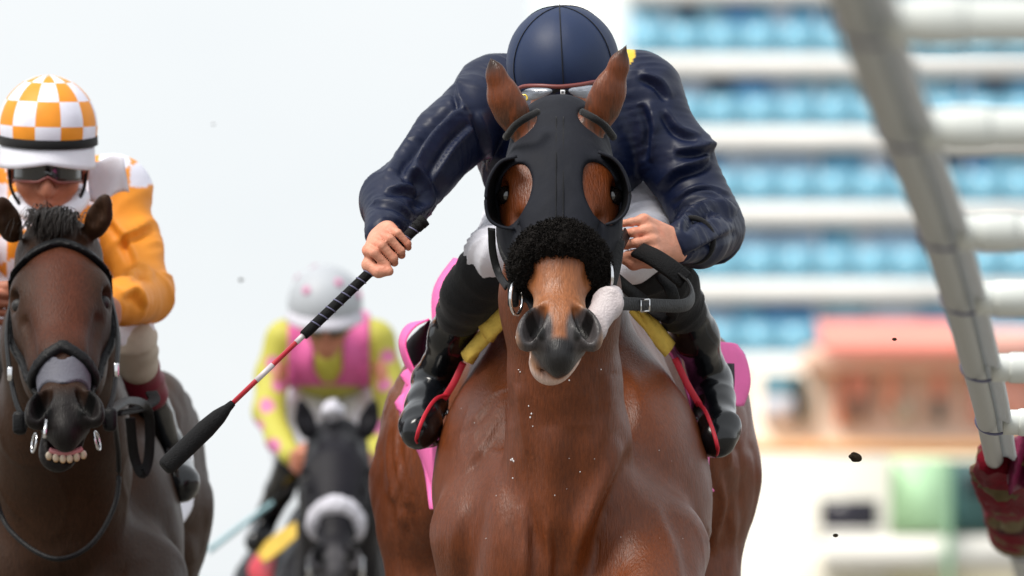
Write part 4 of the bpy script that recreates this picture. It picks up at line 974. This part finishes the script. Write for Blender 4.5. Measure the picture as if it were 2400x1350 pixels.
v, f = uvsphere(P(780, 962, 12.42), S(26, 12.4)); mk('poll_tuft', v + (vnoise(v * 50)[:, None] - .5) * .02, f, M['wfleece'], h3)
J3 = dict(pelvis=P(775, 830, 14.0), waist=P(775, 850, 13.75), chest=P(772, 810, 13.45), neck=P(768, 760, 13.25), head=P(765, 745, 13.1),
          shL=P(668, 800, 13.4), elL=P(628, 965, 13.3), wrL=P(690, 1078, 13.0), shR=P(880, 800, 13.4), elR=P(915, 960, 13.3), wrR=P(870, 1085, 13.0),
          knL=P(680, 1080, 13.3), anL=P(610, 1245, 13.6), toL=P(600, 1275, 13.45), knR=P(890, 1090, 13.3), anR=P(950, 1245, 13.6), toR=P(960, 1280, 13.45))
j3 = root('jockey', (J3['pelvis'][0], 13.7, 0), 'jockey in grey cap with pink dots and pink vest on the trailing black horse', 'jockey')
body_mesh(J3, j3, [(J3['wrL'], J3['wrL'] + A([.04, -.07, -.01]), (0, -.3, 1), (-.9, -.4, 0), (.4, -.9, 0)), (J3['wrR'], J3['wrR'] + A([-.04, -.07, -.01]), (0, -.3, 1), (.9, -.4, 0), (-.4, -.9, 0))],
          ((0, -.92, -.35), (0, -.35, .92)), lin(190, 125, 100), fine=.007, headfine=.006)
DOTS = [(640, 850), (625, 950), (640, 1045), (908, 835), (900, 900), (925, 960), (655, 900), (600, 1000), (890, 1000)]
YG, PK = A(lin(190, 184, 78)), A(lin(214, 122, 166))
def dot_col(v, n):
    q = pix(v); c = np.tile(YG, (len(v), 1))
    for x, y in DOTS: c = np.where((np.hypot(q[:, 0] - x, q[:, 1] - y) < 18)[:, None], PK, c)
    return c
def jacket3(F):
    px = lambda n: S(n, 13.4)
    F.chain([P(680, 805, 13.45), P(868, 805, 13.45)], [px(58), px(58)], .05); F.ell(P(772, 840, 13.5), (px(105), .22, px(85)), None, .05); F.cone(P(772, 820, 13.5), P(775, 830, 13.95), .15, .13, .05)
    F.chain([P(670, 800, 13.4), P(640, 880, 13.4), P(630, 965, 13.3), P(655, 1030, 13.15), P(684, 1068, 13.0)], [px(50), px(40), px(36), px(30), px(26)], .03)
    F.chain([P(878, 800, 13.4), P(905, 880, 13.4), P(915, 960, 13.3), P(895, 1030, 13.15), P(872, 1070, 13.0)], [px(50), px(40), px(36), px(30), px(26)], .03)
part_mesh('jacket', [P(580, 720, 12.9), P(960, 1100, 14.1)], .010, jacket3, M['silk'], j3, dot_col)
def vest3(F):
    jacket3(F); F.F -= np.float32(.014)
VC = J3['chest']
def vclip(X, Y, Z):
    x = X - VC[0]; d1 = np.abs(x) - S(95, 13.4); z = Z - P(772, 865, 13.3)[2]
    vn = (S(42, 13.3) - np.abs(x)) - np.maximum(-(z) * .9, 0) * 1.0 + 0 * Y          # open V at the throat
    vn = np.minimum((S(34, 13.3) - np.abs(x) + np.minimum(z, 0) * .55), VC[1] - .10 - Y)
    return np.maximum(np.maximum(d1, vn), (P(772, 905, 13.4)[2] - Z)).astype(np.float32)
part_mesh('vest', [P(640, 720, 12.9), P(910, 960, 14.1)], .010, vest3, mat('pink safety vest', lin(214, 98, 158), .6, .3, var=.12, vs=25, bump=.5, bs=60), j3, None, None, vclip)
hc3 = P(762, 712, 13.1); R3 = [A([-1., 0, 0]), unit((0, -1, -.35)), unit((0, -.35, 1))]; HS3 = (S(88, 13.1), S(105, 13.1), S(90, 13.1))
v, f = dome(hc3, R3, HS3, 1.75, 40, 18); cap3 = mk('cap', v, f, mat('light grey cap cloth', lin(176, 180, 186), .5, .35, var=.06), j3); cap3.modifiers.new('s', 'SOLIDIFY').thickness = .006
for a, b in ((.95, .62), (.72, -.60), (1.25, -1.3), (.6, 2.6), (.9, 1.9)):
    ring_ = [onhead(hc3, R3, HS3, a + .10 * math.cos(t), b + .10 * math.sin(t) / math.sin(a), 1.012) for t in np.linspace(0, 6.283, 17)[:-1]]
    V = A(ring_ + [onhead(hc3, R3, HS3, a, b, 1.016)]); mk('cap_dot', V, [(i, (i + 1) % 16, 16) for i in range(16)][::1], mat('pink dot', tuple(PK), .6, .3), cap3).modifiers.new('s', 'SOLIDIFY').thickness = .003
g = [[onhead(hc3, R3, HS3, 1.66, b, 1.0 + t * .16 * max(math.cos(b), 0) ** .5) + R3[2] * (-.03 * t) for b in np.linspace(-1.3, 1.3, 13)] for t in np.linspace(0, 1, 4)]
sheet('peak', g, .005, M['wfleece'], cap3)
g = [[J3['head'] + R3[0] * .08 * math.sin(b) + R3[1] * .112 * math.cos(b) + R3[2] * z for b in np.linspace(-1.2, 1.2, 15)] for z in (-.035, -.01, .02)]
sheet('goggles', g, .004, M['darklens'], j3)
def leg3(name, pts, rs, m):
    q = [P(*a) for a in pts]; return part_mesh(name, q, .010, lambda F: F.chain(q, [S(r, 13.4) for r in rs], .02), m, j3)
for s, x0 in ((-1, 775), (1, 790)):
    X = lambda x: x0 + s * x
    leg3('breeches', [(X(10), 870, 14.0), (X(62), 955, 13.6), (X(92), 1060, 13.35)], [80, 72, 50], M['white'])
    leg3('boot', [(X(90), 1085, 13.32), (X(120), 1150, 13.45), (X(160), 1235, 13.6), (X(175), 1270, 13.45)], [42, 34, 28, 28], M['patent'])
wh3 = root('whip', P(490, 1292, 13.2), 'thin pale blue whip beside the trailing black horse', 'whip')
tube('shaft', [P(488, 1292, 13.2), P(580, 1222, 13.2), P(650, 1170, 13.2)], 1, mat('pale blue whip', lin(150, 190, 200), .5, .4), wh3, 4, 10, radii=[.010, .009, .007])
tube('handle', [P(645, 1174, 13.2), P(690, 1140, 13.1)], .011, M['rubber'], wh3, 1, 10)
s3 = root('saddle_cloth', (P(800, 1200, 13.8)[0], 13.8, .9), 'red and yellow saddle cloth on the trailing black horse', 'saddle cloth')
cloth('yellow_pad', [(705, 1215, 13.35), (650, 1250, 13.4), (598, 1290, 13.45)], [(715, 1245, 13.3), (668, 1285, 13.32), (615, 1320, 13.35)], M['yellow'], s3, .004, 1)
cloth('cloth_panel', [(650, 1290, 13.4), (640, 1340, 13.45), (632, 1400, 13.5)], [(600, 1300, 13.7), (585, 1345, 13.7), (580, 1400, 13.7)], M['red'], s3, .01, 1)
cloth('cloth_panel', [(900, 1230, 13.4), (915, 1300, 13.45), (922, 1400, 13.5)], [(935, 1240, 13.7), (955, 1300, 13.7), (960, 1400, 13.7)], M['red'], s3, .01, 1)

# ------------------------------------------------------------------ running rail with arms, at the right
RH = .85
def rl(px, py, dh=0.0): return P(px, py, (RH + dh) * FPX / (HOR - py) - DIST)
edge = [(1905, -90), (1935, 0), (1990, 150), (2072, 350), (2135, 500), (2198, 680), (2243, 830), (2278, 950), (2303, 1060), (2338, 1200), (2375, 1340), (2398, 1420)]
rr = root('running_rail', (rl(2280, 950)[0], rl(2280, 950)[1], 0), 'white overhanging running rail on arms along the right edge', 'rail')
RT = .0200
cen = []
for x, y in edge:
    d = RH * FPX / (HOR - y); cen.append(rl(x + RT * FPX / d * 1.07, y))
railp = catmull(cen, 8)
v, f = sweep(railp, circ(RT, 20)); mk('rail_tube', v, f, M['railtube'], rr)
wing = [(.013, .018), (.028, .024), (.042, .018), (.049, .005), (.044, -.005), (.037, -.001), (.028, .005), (.015, .005)]
v, f = sweep(railp, wing); mk('rail_cover', v, f, M['railcover'], rr)
pyc = pix(railp)
def railat(py):
    i = int(np.argmin(np.abs(pyc[:, 1] - py))); return railp[i], unit(railp[min(i + 1, len(railp) - 1)] - railp[max(i - 1, 0)])
for k, py in enumerate((38, 290, 522, 697, 850, 982, 1180, 1300)):
    c, t = railat(py + (12 if py < 1100 else 0)); sdv = unit(np.cross(t, A([0, 0, 1.]))); s_ = sdv if sdv[0] > 0 else -sdv
    st = c + s_ * .032 + A([0, 0, .0]); hx = A([1., 0, 0])
    arm = tube('arm', [st, st + hx * .12, st + hx * .6, st + hx * 1.05, st + hx * 1.28 + A([0, 0, -.10]), A([st[0] + 1.38, st[1], st[2] - .45]), A([st[0] + 1.40, st[1], 0.0])], .0250, M['rail'], rr, 6, 18, up=(0, 1, 0))
    v, f = sweep(A([st + hx * .03, st + hx * .036, st + hx * .075, st + hx * .082]), circ(.0275, 18), (0, 1, 0), scale=[.95, 1, 1, .95]); mk('arm_socket', v, f, M['rail'], arm)
    # cable tie looped round tube and cover
    e = []
    for i in range(24):
        a = 2 * math.pi * i / 24; e.append(c + s_ * (.016 + .038 * math.cos(a)) + np.cross(s_, t) * (.004 + .028 * math.sin(a)) * (-1 if np.cross(s_, t)[2] < 0 else 1))
    v, f = sweep(A(e), circ(.0026, 8), A([t] * 24), closed=True); mk('cable_tie', v, f, M['strapb'], rr)
# tape wound round the rail
i0 = int(np.argmin(np.abs(pyc[:, 1] - 1075))); i1 = int(np.argmin(np.abs(pyc[:, 1] - 1262)))
seg = catmull(railp[i0:i1 + 1:2], 10); sdv = unit(np.cross(unit(seg[-1] - seg[0]), A([0, 0, 1.]))); sdv = sdv if sdv[0] > 0 else -sdv
L_ = np.concatenate([[0], np.cumsum(np.linalg.norm(np.diff(seg, axis=0), axis=1))]); fine_ = np.linspace(0, L_[-1], 160); seg = np.stack([np.interp(fine_, L_, seg[:, k]) for k in range(3)], 1) + sdv * .022
m_ = 28; v, f = sweep(seg, [(.055 * math.cos(a), .043 * math.sin(a)) for a in np.linspace(0, 2 * math.pi, m_ + 1)[:-1]], scale=(1 + .05 * np.sin(np.linspace(0, 9, 160))) * np.minimum(1, .62 + np.minimum(np.arange(160), np.arange(160)[::-1]) * .03))
q = np.stack([np.repeat(np.arange(160), m_) / 160 * 26 + np.tile(np.sin(np.linspace(0, 6.28, m_)), 160) * 1.6, np.tile(np.cos(np.linspace(0, 6.28, m_)), 160) * 1.2, np.tile(np.sin(np.linspace(0, 6.28, m_)), 160) * 1.2], 1)
r = 1 - np.abs(vnoise(q) - .5) * 2; cax = np.repeat(seg, m_, 0); v = v + (v - cax) / (np.linalg.norm(v - cax, axis=1)[:, None] + 1e-9) * ((r - .5) * .055)[:, None]
k = vnoise(q * A([.7, .5, .5]) + 31); cc = np.where((k > .56)[:, None], A(lin(112, 18, 34)), np.where((k > .40)[:, None], A(lin(104, 92, 62)), A(lin(66, 16, 26))))
wrp = mk('rail_wrap', v, f, mat('wound rail tape', attr=True, rough=.75, spec=.12, var=.3, vs=50, bump=.7, bs=80), None, col=cc)
tag(wrp, 'crumpled maroon and gold tape wound round the white rail', 'tape')
g = []
for i in np.linspace(0, 1, 14):
    g.append([P(2352 + 130 * j + 14 * i, 1018 + 150 * i * (1 - .55 * j) + 10 * math.sin(j * 9 + i * 4) - 8 * j, 2.1 + .05 * math.sin(j * 12 + i * 5)) for j in np.linspace(0, 1, 16)])
dr = sheet('rail_drape', g, .004, mat('magenta drape cloth', lin(112, 26, 62), .6, .3, var=.35, vs=22, bump=.6, bs=30), None)
tag(dr, 'magenta cloth bunched over the rail arm at the right edge', 'cloth')

# ------------------------------------------------------------------ buildings in the background
def px_box(name, x0, y0, x1, y1, yd, th, m, parent=None, ground=False):
    a, b = P(x0, y1, yd), P(x1, y0, yd); z0 = 0.0 if ground else a[2]
    return boxo(name, ((a[0] + b[0]) / 2, yd + th / 2, (z0 + b[2]) / 2), (b[0] - a[0], th, b[2] - z0), m, parent)
def bm(name, c, rough=.6, var=.05, **k): return mat(name, lin(*c), rough, .4, var=var, vs=.6, **k)
YH = 380
ho = root('hotel', (P(2000, 900, YH)[0], YH + 6, 0), 'tall blue glass hotel with white balcony slabs behind the rail', 'building')
wallm = bm('hotel wall', (176, 204, 222)); slabm = bm('hotel slab', (250, 248, 244)); colm = bm('hotel white tower', (252, 252, 248))
px_box('wall', 1475, -260, 2750, 1000, YH + .75, 10, wallm, ho, True)
px_box('stair_tower', 1290, -260, 1478, 1000, YH + 1.0, 12, colm, ho, True)
px_box('side_wing', 1245, -200, 1292, 1000, YH + 4.0, 9, bm('hotel side wing', (196, 210, 214)), ho, True)
glass = [bm('window glass ' + str(i), c, .12, .05) for i, c in enumerate([(122, 182, 218), (146, 198, 224), (96, 154, 204), (116, 178, 214), (160, 206, 228)])]
curt = [bm('curtain ' + str(i), c, .8) for i, c in enumerate([(184, 206, 228), (200, 214, 232), (168, 196, 222)])]
darkw = bm('dark opening', (84, 110, 134), .3)
bal = bm('cyan balcony glass', (138, 200, 226), .15, .03); part_ = bm('partition', (206, 214, 224))
rng = np.random.RandomState(21)
bands = [(-48, 4), (130, 177), (300, 351), (478, 528), (658, 708), (830, 882)]
for k, (a, b) in enumerate(bands):
    px_box('balcony_slab', 1474, a, 2750, b, YH, .9, slabm, ho)
for k in range(len(bands) - 1):
    t, b = bands[k][1], bands[k + 1][0]; x = 1480.
    while x < 2740:
        wd = rng.choice([44, 64, 88, 120]); u = rng.rand()
        if x < 1560 and k == 0: u = .2; wd = 110
        m = darkw if u > .91 else (curt[rng.randint(3)] if u > .55 else glass[rng.randint(5)])
        px_box('window_panel', x + 1, t + 2, min(x + wd, 2745), b - 1, YH + .45 + rng.rand() * .1, .12, m, ho); x += wd
    for x in np.arange(1560, 2740, 352): px_box('partition', x, t, x + 9, b, YH + .25, .5, part_, ho)
    hgt = (b - t) * .58
    for x in np.arange(1480, 2740, 88): px_box('balcony_glass', x, b - hgt, x + 85, b + 1, YH + .12, .05, bal, ho)
YL = 170
lb = root('low_building', (P(2050, 1000, YL)[0], YL + 4, 0), 'low salmon building with red awning in front of the hotel', 'building')
px_box('wall', 1760, 862, 2620, 1062, YL + 2, 5, bm('salmon wall', (250, 232, 212)), lb, True)
px_box('fascia', 1890, 812, 2620, 866, YL + 1, 6, bm('salmon fascia', (250, 214, 192)), lb)
av, af = box((0, 0, 0), (1, 1, 1)); 
a, b = P(1925, 812, YL), P(2245, 742, YL + 1)
aw = mk('awning', A([(a[0], YL, a[2]), (b[0], YL, a[2]), (b[0], YL + 2.5, b[2]), (a[0], YL + 2.5, b[2]), (a[0], YL, a[2] - .12), (b[0], YL, a[2] - .12), (b[0], YL + 2.5, b[2] - .12), (a[0], YL + 2.5, b[2] - .12)]),
   [(0, 1, 2, 3), (7, 6, 5, 4), (0, 4, 5, 1), (1, 5, 6, 2), (2, 6, 7, 3), (3, 7, 4, 0)], bm('red awning', (250, 150, 134)), lb, smooth=False)
px_box('awning', 2250, 770, 2600, 840, YL + .4, 2.0, bm('pink awning', (250, 190, 176)), lb)
for x0, y0, x1, y1, c in ((1790, 878, 1882, 926, (92, 150, 172)), (1790, 926, 1882, 985, (204, 210, 222)), (1958, 872, 1975, 990, (238, 172, 150)), (1990, 872, 2032, 930, (222, 160, 146)), (1992, 930, 2030, 985, (150, 128, 118)),
                        (2075, 868, 2105, 950, (240, 180, 156)), (2100, 935, 2140, 985, (206, 206, 190)), (2188, 868, 2215, 930, (236, 170, 150)), (2190, 935, 2214, 985, (120, 124, 122)), (2280, 872, 2420, 985, (244, 190, 178)), (1860, 880, 1885, 985, (170, 208, 214))):
    px_box('window', x0, y0, x1, y1, YL + 1.7, .4, bm('front panel %d' % x0, c), lb)
px_box('cornice', 1700, 1034, 2620, 1064, YL + .6, 3, bm('orange cornice', (250, 188, 130)), lb)
px_box('cornice', 1890, 1040, 1925, 1090, YL + .4, .6, bm('orange bracket', (240, 170, 110)), lb)
YW = 120
bw = root('stable_building', (P(2050, 1200, YW)[0], YW + 3, 0), 'cream single storey building with dark window in the lower right', 'building')
px_box('wall', 1560, 1064, 2085, 1700, YW + 1, 4, bm('cream wall', (255, 250, 236)), bw, True)
px_box('wall', 2080, 1066, 2620, 1700, YW + 2, 3, bm('pale wall', (250, 240, 214)), bw, True)
px_box('window', 1926, 1172, 2056, 1238, YW + .9, .3, bm('dark window', (40, 38, 50), .2), bw)
px_box('window_sill', 1915, 1240, 2068, 1250, YW + .7, .3, slabm, bw)
px_box('green_shutter', 2088, 1076, 2216, 1248, YW + 1.6, .3, bm('pale green shutter', (186, 226, 184)), bw)
px_box('dark_shutter', 2222, 1078, 2480, 1250, YW + 1.7, .3, bm('dark green shutter', (62, 96, 98)), bw)
px_box('opening', 2262, 1110, 2300, 1160, YW + 1.5, .15, bm('dark hatch', (24, 32, 40)), bw)
px_box('ledge', 1930, 1258, 2480, 1330, YW + .4, 1.0, bm('white ledge', (255, 252, 244)), bw)
px_box('drain_pipe', 2216, 1076, 2232, 1700, YW + .2, .15, bm('green pipe', (120, 158, 128)), bw, True)

# ------------------------------------------------------------------ kicked-up clods
for i, (x, y, d, r, lb_) in enumerate(((2000, 1072, .3, 13, 'dark clod of turf flying right of the leading horse'), (500, 291, -4, 3.4, 'tiny blurred clod in the sky above the orange jockey\'s shoulder'), (565, 656, -4, 3.4, 'small blurred clod in the sky beside the trailing jockey'),
                                     (1958, 1255, .4, 3.5, 'tiny clod just below the dark window'), (2096, 795, .4, 3, 'speck of dirt in front of the red awning'))):
    c = P(x, y, d); v, f = uvsphere(c, S(r, d), 14, 9, None, (1.2, .9, .8)); v = v + (v - c) * ((vnoise(v * 90 + i) - .4) * 1.4)[:, None]
    tag(mk('clod', v, f, M['clod'], None), lb_, 'clod', 'clods kicked up by the hooves')
# flecks of foam and sand on the leading horse's chest
bd = [c for c in h1.children if c.name.startswith('body')][0]
co = np.zeros(len(bd.data.vertices) * 3, dtype=np.float32); bd.data.vertices.foreach_get('co', co); co = co.reshape(-1, 3) + ORG[h1.name]; qp = pix(co); V = []; Q = []
rng = np.random.RandomState(6)
fl = [(1188, 1074, 4), (1192, 1084, 4), (1184, 1080, 3), (1190, 1116, 3), (1232, 984, 4), (1236, 978, 3), (1228, 960, 2.5), (1238, 1008, 2.5), (1204, 872, 3), (1210, 880, 2.5), (1360, 1116, 2.5), (1100, 985, 2.5), (1298, 1174, 2), (1126, 1262, 2), (1340, 900, 2.5), (1420, 870, 2), (1150, 1160, 2)] + [(1050 + 560 * rng.rand(), 900 + 430 * rng.rand(), 1 + 1.0 * rng.rand()) for _ in range(10)]
for x, y, r in [(x, y, r * .75) for x, y, r in fl]:
    k = np.where(np.hypot(qp[:, 0] - x, qp[:, 1] - y) < 14)[0]
    if not len(k): continue
    b = co[k[np.argmin(co[k, 1])]]; vv, ff = uvsphere(b + A([0, -.001, 0]), S(r) * .5, 8, 5, None, (1 + rng.rand(), .6, 1 + rng.rand() * 1.5)); Q.append(ff + sum(len(z) for z in V)); V.append(vv)
tag(mk('foam_flecks', np.concatenate(V), np.concatenate(Q), M['whiteprint'], h1), kind='stuff')
